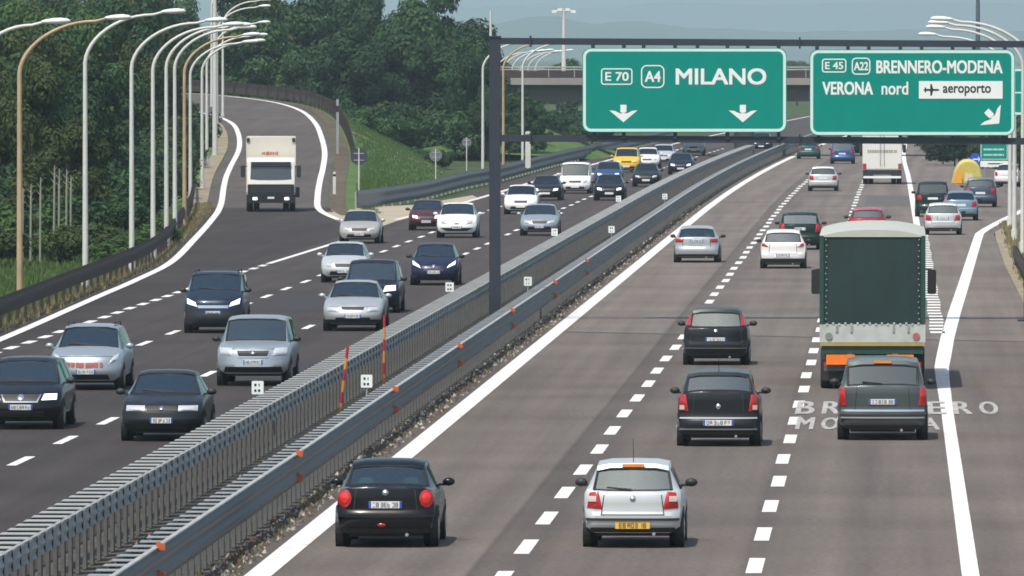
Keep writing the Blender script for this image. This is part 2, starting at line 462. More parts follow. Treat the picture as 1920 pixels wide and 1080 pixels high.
struct(mb.build('verge_dirt', DIRT))
# earth track down the side of the embankment
kt = min(range(len(ramp_rows)), key=lambda q: abs(ramp_rows[q][1].y - 716))
mb = MB(); rows = []
def emb(q, t):
    B, d = ramp_rows[q][1], ramp_rows[q][2]
    P = [B + d * 1.3 + Vector((0, 0, -.03)), B + d * 1.7 + Vector((0, 0, -.16)), B + d * (1.8 + B.z * .95) + Vector((0, 0, -B.z * .5 - .06)), B + d * (2.2 + B.z * 2.0) + Vector((0, 0, -B.z - .12))]
    t *= 3; a = min(2, int(t)); return P[a].lerp(P[a + 1], t - a)
for q in range(19):
    t = q / 18
    a, b = emb(kt, t), emb(kt + 1, t)
    rows.append([a + Vector((0, 0, .05)), a.lerp(b, .5) + Vector((0, 0, .05)), b + Vector((0, 0, .05))])
mb.grid(rows); struct(mb.build('earth_track', WALK))
# gore paving
def poly(name, pix, mat, z):
    mb = MB(); P = [gp(x, y, z) for x, y in pix]
    mb.add(P, [tuple(range(len(P)))]); return struct(mb.build(name, mat))
poly('gore_paving', [(604, 391), (668, 389), (780, 384), (886, 366), (900, 373), (742, 415), (705, 428), (640, 418), (615, 403)], SAND, .006)
# right verge
struct(strip('verge_right', [((interp([(0, 3.95), (400, 4.1), (475, 4.35), (492, 5.0), (506, 6.8)], y), y, .02), (interp([(0, 4.75), (400, 5.2), (475, 6.0), (506, 9.0)], y), y, .02)) for y in ys(130, 506, 15)], DRY))
struct(strip('verge_right_grass', [((interp([(0, 4.75), (400, 5.2), (475, 6.0), (506, 9.0)], y), y, -.01), (40, y, -.01)) for y in ys(130, 506, 15)], GRASS))

# ------------------------------------------------------------------ markings
def line(name, tab, w, mat=LINE, z=.006, step=10, zf=None, wt=None):
    """tab: (Y, X) polyline; a painted line of width w."""
    mb = MB(); rows = []
    P = []
    for p, q in zip(tab, tab[1:]):
        n = max(1, int(math.hypot(q[0] - p[0], q[1] - p[1]) / step))
        for i in range(n): P.append((p[0] + (q[0] - p[0]) * i / n, p[1] + (q[1] - p[1]) * i / n))
    P.append(tab[-1])
    for i, (y, x) in enumerate(P):
        a, b = P[max(0, i - 1)], P[min(len(P) - 1, i + 1)]
        t = Vector((b[1] - a[1], b[0] - a[0], 0)).normalized(); nrm = Vector((t.y, -t.x, 0))
        zz = z + (zf(y) if zf else 0); ww = wt(y) if wt else w
        c = Vector((x, y, zz))
        rows.append([c - nrm * ww / 2, c + nrm * ww / 2])
    mb.grid(rows); return struct(mb.build(name, mat))
def road_line(name, u, w, a, b, mat=LINE):
    return line(name, [(y, u + sh(y)) for y in ys(a, b, 15)], w, mat)
def dashes(name, uf, w, start, period, length, end, mat=LINE):
    mb = MB(); y = start
    while y < end:
        rows = []
        for k in range(3):
            yy = y - length / 2 + length * k / 2; x = uf(yy) + sh(yy); t = hd(yy)
            j = .02 * math.sin(y * 3.1)
            rows.append([(x - w / 2 + j, yy, .006), (x + w / 2 + j, yy, .006)])
        mb.grid(rows); y += period
    return struct(mb.build(name, mat))
road_line('lane_marking', -9.76, .42, 135, 1800)
dashes('lane_marking', lambda y: -6.0, .25, 172.7 - 10.67 * 3, 10.67, 5.0, 700)
dashes('lane_marking', lambda y: -2.2 - .5 * sh(y), .25, 166.3 - 10.9 * 3, 10.95, 4.9, 820)
line('lane_marking', [(135, 1.15), (262, 1.15), (272, 1.17), (300, 1.45), (330, 1.82), (372, 2.38), (420, 3.0), (462, 3.55), (474, 3.72), (486, 4.1), (508, 4.95), (540, 6.3), (600, 8.6), (700, 13)], .30, step=6, wt=lambda y: .27 if y < 240 else (.27 + .12 * min(1, (y - 240) / 40)))
dashes('lane_marking', lambda y: 1.2, .42, 306, 3.7, 1.9, 486)
line('lane_marking', smooth_tab([(488, .99), (593, .90), (696, .80), (800, .62), (900, .75), (1000, 1.5), (1200, 6.0)], 5), .30)
dashes('lane_marking', lambda y: -17.15, .2, 208.7 - 11.4 * 5, 11.4, 4.6, 900)
dashes('lane_marking', lambda y: -20.7, .2, 293.6 - 11.4 * 8, 11.4, 4.6, 900)
dashes('lane_marking', lambda y: interp([(0, -24.0), (370, -24.0), (450, -23.6)], y), .27, 289 - 5.62 * 12, 5.62, 2.9, 405)
line('lane_marking', [(405, -23.85), (455, -23.6), (470, -23.55)], .24, LINE)
line('lane_marking', [p for p in L_EDGE], .32, LINE, zf=rz_, step=6, z=.02)
line('lane_marking', [p for p in R_EDGE if p[0] > 505], .34, LINE, zf=rz_, step=6, z=.02)
line('lane_marking', [(512, -24.0), (560, -23.2), (620, -22.95 + sh(620))] + [(y, -22.95 + sh(y)) for y in ys(640, 1500, 20)], .34, LINEC, z=.012)
# expansion joint of the outbound carriageway
mb = MB(); a = gp(1052, 622); b = gp(1925, 641)
mb.quad(a + Vector((0, -.45, .004)), b + Vector((0, -.45, .004)), b + Vector((0, .45, .004)), a + Vector((0, .45, .004)))
struct(mb.build('road_joint', plain('joint bitumen', (.07, .066, .064), .8)))
# resurfaced patches and long cracks in the outbound carriageway
PATCH = plain('asphalt repair', (.105, .096, .088), .9, noise=.2, scale=.8); CRACK = plain('crack sealant', (.05, .046, .044), .7, noise=.2)
def patch_road(u0, u1, a, b, seed, mat=PATCH):
    rnd = random.Random(seed); mb = MB()
    L_ = [(u0 + rnd.uniform(-.05, .05) + sh(y), y, .0035) for y in ys(a, b, 4)]; R_ = [(u1 + rnd.uniform(-.05, .05) + sh(y), y, .0035) for y in ys(a, b, 4)]
    mb.grid([[p, q] for p, q in zip(L_, R_)]); struct(mb.build('road_patch', mat))
patch_road(-1.7, .7, 560, 600, 1); patch_road(-5.4, -3.2, 470, 500, 2)
patch_road(-20.3, -18.2, 330, 352, 5, plain('dark asphalt repair', (.034, .030, .031), .9)); patch_road(-16.6, -14.2, 262, 276, 6, plain('dark asphalt repair', (.034, .030, .031), .9))
def crack(u, a, b, seed, w=.014):
    rnd = random.Random(seed); mb = MB(); x = u; rows = []
    for y in ys(a, b, 2.2):
        x += rnd.uniform(-.035, .035); rows.append([(x - w + sh(y), y, .0038), (x + w + sh(y), y, .0038)])
    mb.grid(rows); struct(mb.build('road_crack', CRACK))
crack(-18.8, 230, 300, 6)
# ------------------------------------------------------------------ lettering
def text_geo(body, offset=.0):
    cu = bpy.data.curves.new('t', 'FONT'); cu.body = body; cu.size = 1.0; cu.offset = offset
    cu.resolution_u = 4; cu.align_x = 'LEFT'
    o = bpy.data.objects.new('t', cu); COL.objects.link(o)
    dg = bpy.context.evaluated_depsgraph_get(); dg.update()
    me = bpy.data.meshes.new_from_object(o.evaluated_get(dg))
    V = [v.co.copy() for v in me.vertices]; Fc = [tuple(p.vertices) for p in me.polygons]
    bpy.data.objects.remove(o); bpy.data.curves.remove(cu); bpy.data.meshes.remove(me)
    return V, Fc
def text_into(mb, body, x0, x1, z0, z1, y, bold=.015, m=0, flat=None):
    """fit the text into the rectangle (x0..x1, z0..z1) of the plane y (or the ground plane at height `flat`)."""
    V, Fc = text_geo(body, 0)
    ax, bx = min(v.x for v in V), max(v.x for v in V); ay, by = min(v.y for v in V), max(v.y for v in V)
    kz = bold * (z1 - z0); kx = kz if flat is None else .05 * (x1 - x0)
    for q, (dx, dz) in enumerate(((-1, -1), (1, -1), (-1, 1), (1, 1), (0, 0))):
        P = []
        for v in V:
            x = x0 + kx + (v.x - ax) / (bx - ax) * (x1 - x0 - 2 * kx) + dx * kx; z = z0 + kz + (v.y - ay) / (by - ay) * (z1 - z0 - 2 * kz) + dz * kz
            P.append((x, z, flat + .0015 * q) if flat is not None else (x, y - .0012 * q, z))
        mb.add(P, Fc, m)
def frame_into(mb, x0, x1, z0, z1, r, t, y, m=0, n=5):
    """rounded outline (a ring) in the plane y."""
    def ring(e):
        pts = []
        X0, X1, Z0, Z1, rr = x0 + e, x1 - e, z0 + e, z1 - e, max(.01, r - e)
        for cx, cz, a0 in ((X1 - rr, Z1 - rr, 0), (X0 + rr, Z1 - rr, PI / 2), (X0 + rr, Z0 + rr, PI), (X1 - rr, Z0 + rr, 1.5 * PI)):
            for k in range(n + 1):
                a = a0 + PI / 2 * k / n; pts.append((cx + rr * math.cos(a), y, cz + rr * math.sin(a)))
        return pts
    mb.grid([ring(0), ring(t)], m, closed=True)

# road lettering
mb = MB()
def ground_word(body, pxa, pxb, ya, yb):
    A, B = gp(pxa, ya), gp(pxb, yb)
    n = len(body); w = (B.x - A.x) / (n - .28)
    for i, ch in enumerate(body):
        x0 = A.x + i * w
        text_into(mb, ch, x0, x0 + w * .72, A.y - 0, B.y, 0, .012, flat=.010)
ground_word('BRENNERO', 1490, 1868, 777, 754)
ground_word('MODENA', 1490, 1760, 806, 784)
struct(mb.build('road_lettering', LINEW))

# ------------------------------------------------------------------ sign gantry
YG = 319.0
def g_at(px, py): return yp(px, py, YG)
g = thing('sign_gantry', 'dark steel sign gantry spanning the outbound carriageway from the median', 'sign gantry', (xat(928, YG), YG, 0))
gx = g.location.x
def gl(px, py, dy=0):
    p = g_at(px, py); return Vector((p.x - gx, dy, p.z))
zt = g_at(928, 70).z
mb = MB(); mb.rbox((0, 0, zt / 2), (.33, .36, zt), .02); mb.box((0, 0, .02), (.7, .7, .06)); mb.box((0, 0, zt + .02), (.38, .42, .05))
mb.build('post', GANTRY, g, smooth=30)
xr = xat(1930, YG) - gx
mb = MB(); mb.rbox((xr, 0, zt / 2 - .07), (.33, .36, zt - .14), .02); mb.box((xr, 0, .02), (.7, .7, .06))
mb.build('post', GANTRY, g, smooth=30)
def beam(y0, y1, th, yoff=0.0):
    a = gl(930, y0); b = gl(1930, y1)
    mb = MB(); v = []
    for p in (a, b):
        for dy, dz in ((-.16, -th / 2), (.16, -th / 2), (.16, th / 2), (-.16, th / 2)): v.append((p.x, dy + yoff, p.z + dz))
    mb.add(v, [(3, 2, 1, 0), (4, 5, 6, 7), (0, 1, 5, 4), (1, 2, 6, 5), (2, 3, 7, 6), (3, 0, 4, 7)])
    for t in (.065, .57):                                # bolted flange joints
        q = a.lerp(b, t); mb.box((q.x, yoff, q.z), (.05, .44, th + .14))
    return mb
beam(77, 83, .20).build('beam', GANTRY, g)
beam(259, 265, .20).build('beam', GANTRY, g)
def hanger(px, y):
    mb = MB(); p = gl(px, y); mb.box((p.x, -.1, p.z), (.11, .22, .24)); mb.build('bracket', GANTRY, g)
for px in (1112, 1170, 1207, 1266, 1308, 1364, 1402, 1460, 1532, 1590, 1629, 1688, 1728, 1786, 1826, 1884): hanger(px, 88 + (px - 1112) * .006)
for px in (1115, 1170, 1266, 1364, 1460, 1535, 1592, 1688, 1786, 1880): hanger(px, 252 + (px - 1112) * .006)

def sign(px0, py0, px1, py1, name, label, draw):
    a, b = yp(px0, py1, YG - .26), yp(px1, py0, YG - .26)
    cx = (a.x + b.x) / 2
    t = thing(name, label, 'road sign', (cx, YG - .26, a.z), 0, 'green signs on the gantry')
    w, h = b.x - a.x, b.z - a.z
    s = w / (px1 - px0)
    def X(px): return (px - px0) * s - w / 2
    def Z(py): return (py1 - py) * s * (h / ((py1 - py0) * s))
    mb = MB(); mb.rbox((0, 0, h / 2), (w, .05, h), .24, n=6); mb.build('sign_panel', SIGNG, t)
    mb = MB(); frame_into(mb, -w / 2 + .02, w / 2 - .02, .02, h - .02, .24, .085, -.030); mb.build('border', SIGNB, t)
    draw(t, X, Z)
    return t
def arrow(t, X, Z, cx, cy, rot, size):
    """road-sign arrow: short shaft and swept barbs; rot 0 = pointing down. px sizes."""
    s = X(1) - X(0)
    P = [(-.20, -.62), (.20, -.62), (.20, -.05), (.92, -.42), (1.0, -.30), (0, .62), (-1.0, -.30), (-.92, -.42), (-.20, -.05)]
    P = [(-.22, -.60), (.22, -.60), (.22, .02), (.62, -.16), (1.02, -.20), (0, .66), (-1.02, -.20), (-.62, -.16), (-.22, .02)]
    mb = MB(); V = []
    for x, y in P:
        a = rot; xx = x * math.cos(a) - y * math.sin(a); yy = x * math.sin(a) + y * math.cos(a)
        V.append((X(cx) + xx * size * s, -.031, Z(cy) - yy * size * s))
    V.append((X(cx), -.031, Z(cy)))
    c = len(V) - 1
    mb.add(V, [(i, (i + 1) % 9, c) for i in range(9)])
    mb.build('arrow', SIGNW, t)
def word(t, X, Z, body, x0, x1, y0, y1, mat=None, off=.03, y=-.031):
    mb = MB(); text_into(mb, body, X(x0), X(x1), Z(y1), Z(y0), y, off); mb.build('lettering', mat or SIGNW, t)
def route(t, X, Z, body, fx, fy, tx, ty, r=.1):
    mb = MB(); frame_into(mb, X(fx[0]), X(fx[1]), Z(fy[1]), Z(fy[0]), r, .035, -.031)
    text_into(mb, body, X(tx[0]), X(tx[1]), Z(ty[1]), Z(ty[0]), -.031, .03)
    mb.build('route_number', SIGNW, t)
def d1(t, X, Z):
    route(t, X, Z, 'E 70', (1127, 1186), (128, 159), (1135, 1179), (135, 152), .09)
    route(t, X, Z, 'A4', (1202, 1246), (122, 165), (1209, 1239), (133, 154), .17)
    word(t, X, Z, 'MILANO', 1267, 1437, 128, 159)
    arrow(t, X, Z, 1169, 212, 0, 26); arrow(t, X, Z, 1393, 212, 0, 26)
def d2(t, X, Z):
    route(t, X, Z, 'E 45', (1541, 1587), (110, 136), (1547, 1581), (116, 130), .09)
    route(t, X, Z, 'A22', (1597, 1632), (108, 140), (1601, 1628), (116, 132), .13)
    word(t, X, Z, 'BRENNERO-MODENA', 1643, 1880, 113, 138, off=.03)
    word(t, X, Z, 'VERONA', 1542, 1637, 153, 178, off=.03)
    word(t, X, Z, 'nord', 1653, 1703, 153, 178, off=.02)
    mb = MB(); mb.box(((X(1723) + X(1880)) / 2, -.032, (Z(152) + Z(185)) / 2), (X(1880) - X(1723), .008, Z(152) - Z(185)))
    pn = mb.build('airport_panel', SIGNW, t)
    mb = MB(); text_into(mb, 'aeroporto', X(1768), X(1858), Z(180), Z(159), -.0385, .02); mb.build('lettering', SIGNK, pn)
    mb = MB(); cx, cz, s = X(1747), Z(168.5), X(1) - X(0)
    for P in ([(-15, -1), (-11, -1.8), (12, -1.8), (15, 0), (12, 1.8), (-11, 1.8), (-15, 1)], [(-3, 1), (3, 1), (0, 11), (-2.5, 11)], [(-3, -1), (3, -1), (0, -11), (-2.5, -11)], [(-13, 1), (-9.5, 1), (-11.5, 5), (-13, 5)], [(-13, -1), (-9.5, -1), (-11.5, -5), (-13, -5)]):
        mb.add([(cx + a * s, -.0385 - .0002 * len(P), cz + b * s) for a, b in P], [tuple(range(len(P)))])
    mb.build('plane_symbol', SIGNK, pn)
    arrow(t, X, Z, 1861, 219, -PI / 4, 27)
sign(1092, 90, 1475, 248, 'motorway_sign', 'wide green motorway sign reading MILANO with two down arrows', d1)
sign(1518, 93, 1903, 254, 'motorway_sign', 'wide green motorway sign reading BRENNERO-MODENA with white airport panel', d2)

# ------------------------------------------------------------------ guard rails
def path_rail(path, prof, closed_profile=False):
    """sweep a (lateral, z) profile along a path of (x, y, z)."""
    mb = MB(); rows = []
    for i, p in enumerate(path):
        a, b = Vector(path[max(0, i - 1)]), Vector(path[min(len(path) - 1, i + 1)])
        t = (b - a); t.z = 0; t.normalize(); n = Vector((t.y, -t.x, 0))
        rows.append([Vector(p) + n * u + Vector((0, 0, z)) for u, z in prof])
    mb.grid(rows, closed=closed_profile)
    return mb
def wprof(z0, z1, waves, amp=.042, th=.012, n=4):
    f = []
    N = waves * n * 2
    for i in range(N + 1):
        k = i / N
        f.append((amp * (1 - math.cos(2 * PI * waves * k)) / 2 + .0, z0 + (z1 - z0) * k))
    return f + [(u - th, z) for u, z in reversed(f)]
def upath(u, a, b, step=12, z=0): return [(u + sh(y), y, z) for y in ys(a, b, step)]

NEAR = 100
def rail_posts(root, name, u, w, d, z0, z1, a, b, spacing, mat, kind='post'):
    Y = []; y = a
    while y < b: Y.append(y); y += spacing
    mb = MB(); mb.box((0, 0, (z0 + z1) / 2), (w, d, z1 - z0))
    first = None
    for y in Y[:NEAR]:
        if first is None: first = o = mb.build(kind, mat, root)
        else: o = first.copy(); COL.objects.link(o); o.parent = root
        o.location = (u + sh(y) - root.location.x, y - root.location.y, 0)
    if Y[NEAR:]:
        mb = MB()
        for y in Y[NEAR:]: mb.box((u + sh(y) - root.location.x, y - root.location.y, (z0 + z1) / 2), (w, d, z1 - z0))
        o = mb.build(kind + '_run', mat, root); o['kind'] = 'stuff'
A0, SP = 142.0, 1.45
# inbound side of the median
gA = thing('median_guardrail', 'pale ladder-topped guard rail along the inbound side of the median', 'guard rail')
def shift(path): return path
path_rail(upath(-13.05, A0, 818), [(-u, z) for u, z in wprof(.42, .98, 2)], True).build('beam', GALVB, gA, smooth=50)
path_rail(upath(-12.52, A0, 818), [(.0, .64), (.035, .66), (.012, .74), (.045, .82), (.012, .90), (.035, .985), (0, 1.0), (-.015, .985), (-.015, .66)], True).build('beam', GALVL, gA, smooth=40)
rail_posts(gA, 'post', -12.58, .055, .30, .0, .70, A0, 816, SP, GALVP)
rail_posts(gA, 'crossbar', -12.78, .52, .56, .992, 1.004, A0, 816, SP, GALVL, 'crossbar')
rail_posts(gA, 'rib', -12.478, .012, .5, .655, .975, A0, 816, SP, GALVL, 'rib')
# outbound side
gB = thing('median_guardrail', 'blue grey corrugated guard rail with orange reflectors along the outbound side', 'guard rail')
path_rail(upath(-10.62, A0, 1200), wprof(.36, .90, 2, .07), True).build('beam', GALVD, gB, smooth=50)
path_rail(upath(-10.60, A0, 1200), [(-.04, .905), (.035, .905), (.04, .915), (.035, .93), (-.04, .93), (-.045, .915)], True).build('top_rail', GALVL, gB, smooth=40)
rail_posts(gB, 'post', -10.98, .10, .10, .0, .80, A0, 1100, SP, GALVP)
rail_posts(gB, 'front_post', -10.72, .06, .26, .0, .42, A0, 1100, SP, GALVP, 'front_post')
rail_posts(gB, 'crossbar', -10.89, .42, .50, .815, .827, A0, 1100, SP, GALV, 'crossbar')
for k, (px, py) in enumerate([(290, 1022), (553, 852), (735, 732), (857, 648), (957, 578), (1037, 530), (1097, 492)]):
    Y = interp([(-10.6 * F / (VX - 290), 0)], 0) if False else 10.6 * F / (VX - px)
    for z, h in ((.93, .10), (.50, .13)):
        mb = MB(); mb.box((-10.53 + sh(Y), Y, z), (.13, .05, h)); mb.box((-10.56 + sh(Y), Y + .04, z), (.05, .03, h + .05))
        mb.build('reflector', ORANGE, gB)
def marker(root, u, px, zt, seed):
    Y = -u * F / (VX - px)
    mb = MB(); mb.rbox((u + sh(Y), Y, zt), (.24, .02, .27), .02); rnd = random.Random(seed)
    for r in (0.055, -.06):
        for c in (-.045, .03):
            mb.box((u + sh(Y) + c, Y - .012, zt + r), (.045 if rnd.random() > .4 else .02, .006, .05), 1)
    o = mb.build('marker_plate', [SIGNW, INK], root)
    mb = MB(); mb.box((u + sh(Y), Y + .02, zt - .2), (.03, .02, .24)); mb.build('bracket', GALV, o)
for px in (482, 843, 1040, 1160): marker(gA, -12.9, px, 1.24, px)
for px in (687, 990, 1147, 1247): marker(gB, -11.1, px, 1.12, px)

# loose reflectors set on the inbound lane edge, and debris below the outbound rail
def debris(name, n, u0, u1, a, b, s0, s1, mats, seed):
    mb = MB(); rnd = random.Random(seed)
    for i in range(n):
        y = a + (b - a) * rnd.random() ** 1.7; u = rnd.uniform(u0, u1) + sh(y); s = rnd.uniform(s0, s1)
        V = []
        k = 5
        for j in range(k):
            t = 2 * PI * j / k; q = s * rnd.uniform(.5, 1.2); V.append((u + q * math.cos(t), y + q * math.sin(t) * 1.6, -.015))
        V.append((u, y, s * rnd.uniform(.3, 1.0)))
        mb.add(V, [(j, (j + 1) % k, k) for j in range(k)], rnd.randrange(len(mats)))
    o = mb.build(name, mats); o['kind'] = 'stuff'; return o
B1 = plain('brown litter', (.10, .055, .035), .9, noise=.4); B2 = plain('grey stones', (.22, .20, .18), .9, noise=.3); B3 = plain('pale scraps', (.40, .37, .32), .8); B4 = plain('dry weeds', (.12, .11, .05), .9, noise=.3)
debris('gravel', 3800, -10.62, -10.08, 142, 560, .02, .085, [B1, B1, B2, B3, B4, DARK], 3)
debris('gravel', 1500, -12.4, -11.1, 142, 420, .02, .07, [B1, B2, B2, B4], 4)
# roadside rails
def plain_rail(name, label, path, z0, z1, mat, pmat, waves=1, sp=4.0, flip=1, height=None):
    g = thing(name, label, 'guard rail')
    path_rail(path, [(u * flip, z) for u, z in wprof(z0, z1, waves, .07)], True).build('beam', mat, g, smooth=50)
    L = 0; nxt = 0
    for p, q in zip(path, path[1:]):
        p, q = Vector(p), Vector(q); d = (q - p).length
        while nxt <= L + d:
            c = p.lerp(q, (nxt - L) / d); t = (q - p); n = Vector((t.y, -t.x, 0)).normalized() * (-.07 * flip)
            mb = MB(); mb.box((c.x + n.x, c.y + n.y, c.z + z1 / 2 - .1), (.09, .12, z1 + .14)); mb.build('post', pmat, g)
            nxt += sp
        L += d
    return g
LR = [(interp(L_EDGE, y) - .72 - max(0, (y - 440) * .006), y, rz_(y)) for y in ys(150, 600, 7)]
plain_rail('roadside_guardrail', 'dark rusted guard rail along the left edge of the merging lane', LR, .40, .94, RUSTD, RUSTD, 1, 4.2)
GR = smooth_tab([(-27.6, 546, 0), (-26.9, 560, 0), (-25.9, 590, 0), (-25.6, 630, 0), (-25.3 + sh(670), 670, 0), (-25.3 + sh(720), 720, 0), (-25.3 + sh(800), 800, 0), (-25.3 + sh(1000), 1000, 0)], 5)
plain_rail('gore_guardrail', 'grey blue guard rail starting at the pale gore beside the slip road', GR, .06, .95, plain('slate grey steel', (.16, .17, .20), .55, .3, noise=.35, scale=2), GALV, 2, 5)
OR_ = [(B + d * 1.15) for A, B, d in ramp_rows[26:]]
plain_rail('slip_road_guardrail', 'dark guard rail round the outside of the slip road bend', [tuple(p) for p in OR_], .2, 1.05, RUSTD, RUSTD, 1, 4)
RRp = [(interp([(0, 4.35), (300, 4.4), (400, 4.45)], y), y, 0) for y in ys(150, 402, 10)]
plain_rail('verge_guardrail', 'dark guard rail ending at the pale verge near the right lamp posts', RRp, .2, .78, RUSTD, RUSTD, 1, 4, -1)

# snow stakes
SR = plain('stake red', (.42, .015, .04), .6); SY = plain('stake amber', (.62, .27, .04), .6)
for (xb, yb, xt, yt, lab) in ((637, 765, 652, 650, 'leaning red and amber snow stake beside the median rail, nearer one'), (719, 713, 721, 592, 'upright red and amber snow stake beside the median rail, farther one')):
    u = -12.3; Y = -u * F / (VX - xb)
    b = yp(xb, yb, Y); t = yp(xt, yt, Y)
    b.z = 0
    s = thing('snow_stake', lab, 'snow stake', b, 0, 'snow stakes on the median')
    d = t - b
    n = 6
    for k in range(n):
        mb = MB(); mb.tube([d * (k / n), d * ((k + 1) / n)], .032, 8); mb.build('band', SR if k % 2 else SY, s, smooth=40)
# ------------------------------------------------------------------ cars
#            L     hoodf  cowl(y,z)     wstop  roofrear(from end) base(from end,z)  belt  tumble  hasTrunk
KIND = {
 'hatch': dict(L=3.90, hf=.74, cowl=(.98, .985), ws=1.78, rr=.55, rb=(.13, .99), belt=.91, tum=.735),
 'sedan': dict(L=4.45, hf=.72, cowl=(1.18, .965), ws=1.98, rr=1.42, rb=(.70, 1.0), belt=.90, tum=.71, trunk=.985),
 'wagon': dict(L=4.50, hf=.73, cowl=(1.16, .975), ws=1.95, rr=.48, rb=(.12, 1.0), belt=.91, tum=.74),
 'mpv':   dict(L=4.30, hf=.80, cowl=(.85, 1.05), ws=1.75, rr=.42, rb=(.10, 1.05), belt=.98, tum=.78),
 'suv':   dict(L=4.45, hf=.92, cowl=(1.15, 1.08), ws=1.85, rr=.42, rb=(.12, 1.10), belt=1.02, tum=.80),
 'van':   dict(L=4.80, hf=.95, cowl=(.60, 1.18), ws=1.25, rr=.15, rb=(.06, 1.15), belt=1.08, tum=.86),
}
def build_car(sp):
    K = dict(KIND[sp['kind']]); K.update(sp.get('k', {}))
    L, W, H = K['L'], sp['W'], sp['H']; hw = W / 2
    scz = H / {'hatch': 1.45, 'sedan': 1.42, 'wagon': 1.48, 'mpv': 1.62, 'suv': 1.66, 'van': 1.9}[sp['kind']]
    hf, cowl, belt, rb = K['hf'] * scz, (K['cowl'][0], K['cowl'][1] * scz), K['belt'] * scz, (K['rb'][0], K['rb'][1] * scz)
    zb = sp.get('zb', .23); tum = K['tum']; view = sp['view']; detail = sp.get('detail', 2)
    body = sp['mat']
    # ---- placement: nearest tyres touch the road at image row yb
    d = HC * F / (sp['yb'] - VY)
    face_y = d - .62
    X = xat(sp['px'], face_y)
    cy = face_y + L / 2
    h = hd(cy) if 'heading' not in sp else sp['heading']
    root = thing(sp.get('name', 'car'), sp['label'], sp.get('cat', 'car'), (X + math.sin(h) * L / 2, cy, sp.get('z', 0)), (-h if view == 'front' else PI - h), sp.get('group', 'cars on the inbound carriageway' if view == 'front' else 'cars on the outbound carriageway'))
    def Y(y): return y - L / 2
    # ---- end surfaces
    fp = sp.get('fp') or [(zb, .10), (zb + .12, .03), (.45, 0), (hf - .10, .07), (hf, .17), (hf + .1, .28)]
    rp = sp.get('rp') or [(zb, .10), (zb + .10, .03), (.40, 0), (.55, .004), (.585, .075), (.64, .085), (rb[1] - .12, .088), (rb[1] - .03, .12), (rb[1] + .05, .14)]
    if K.get('trunk'): rp = sp.get('rp') or [(zb, .10), (zb + .10, .03), (.42, 0), (.56, .005), (.595, .065), (.9, .075), (.97, .10), (1.02, .12)]
    fr_, rr_ = sp.get('round', (.34, .22))
    def fy(x, z): return interp(fp, z) + fr_ * (min(1.05, abs(x) / hw)) ** 3.2
    def ry(x, z): return L - (interp(rp, z) + rr_ * (min(1.05, abs(x) / hw)) ** 3.6)
    def sect(zt, zs, wf, cabin, y=None, roofw=None):
        w = hw * wf
        pts = [(0, zb), (.80 * w, zb), (.955 * w, zb + .09), (1.0 * w, .5 * (zb + zs) + .04), (.988 * w, zs - .07), (.945 * w, zs)]
        if cabin:
            rw = hw * tum
            pts += [(rw * 1.0, zt - .10), (rw * .955, zt - .045), (rw * .62, zt - .008), (0, zt)]
        else:
            k = zt - zs
            pts += [(.875 * w, zs + .35 * k), (.80 * w, zs + .58 * k), (.48 * w, zs + .93 * k), (0, zt)]
        return pts
    zs0 = hf - .05
    Hd = H - .02
    S = []
    S.append([(x, fy(x, z), z) for x, z in sect(hf, zs0, .95, False)])
    def st(y, *a): S.append([(x, y, z) for x, z in sect(*a)])
    st(.52, hf + (cowl[1] - hf) * .42, zs0 + (belt - zs0) * .45, .995, False)
    st(cowl[0] * .72 + .1, hf + (cowl[1] - hf) * .86, belt - .03, 1.0, False)
    st(cowl[0], cowl[1], belt, 1.0, False)                                        # 3 cowl
    ya_, za_ = cowl[0] + (K['ws'] - cowl[0]) * .84, cowl[1] + (Hd - cowl[1]) * .875
    st(ya_, za_, belt + .02, 1.0, True)                                           # 4 top of the windscreen glass
    st(K['ws'] + .04, Hd, belt + .02, 1.0, True)                                  # 5 roof front edge
    st(K['ws'] + (L - K['rr'] - K['ws']) * .45, H, belt + .03, 1.0, True)         # 5
    st(L - K['rr'], H - .05, belt + .05, .985, True)                              # 6 roof rear
    yr0, zr0, yr1, zr1 = L - K['rr'], H - .05, L - rb[0] - .10, rb[1]
    st(yr0 + (yr1 - yr0) * .20, zr0 + (zr1 - zr0) * .20, belt + .055, .98, True)  # 8 top of the rear glass
    st(yr1, zr1, belt + .07 if not K.get('trunk') else belt + .05, .965, False)        # 7 rear window base
    if K.get('trunk'):
        st(L - .30, rb[1] - .005, rb[1] - .07, .955, False)
    zt_r = (rb[1] - .02) if not K.get('trunk') else rb[1] - .02
    S.append([(x, ry(x, z), z) for x, z in sect(zt_r, zt_r - .05, .925, False)])
    n = 10
    bd, ws, rw_, sg = MB(), MB(), MB(), [MB(), MB()]
    V = []
    def full(ring): return [(x, Y(y), z) for x, y, z in ring]
    for i in range(len(S) - 1):
        a, b = S[i], S[i + 1]
        for j in range(n - 1):
            for s in (1, -1):
                q = [(s * a[j][0], Y(a[j][1]), a[j][2]), (s * a[j + 1][0], Y(a[j + 1][1]), a[j + 1][2]), (s * b[j + 1][0], Y(b[j + 1][1]), b[j + 1][2]), (s * b[j][0], Y(b[j][1]), b[j][2])]
                tgt = bd
                if i == 3 and j >= 7: tgt = ws
                elif i == 8 and j >= 7: tgt = rw_
                elif i in (3, 4, 5, 6) and j == 5 and not (sp['kind'] == 'van' and i > 4): tgt = sg[0 if s > 0 else 1]
                tgt.quad(*q)
    # end caps, gridded so that they are rounded in plan
    C = 10
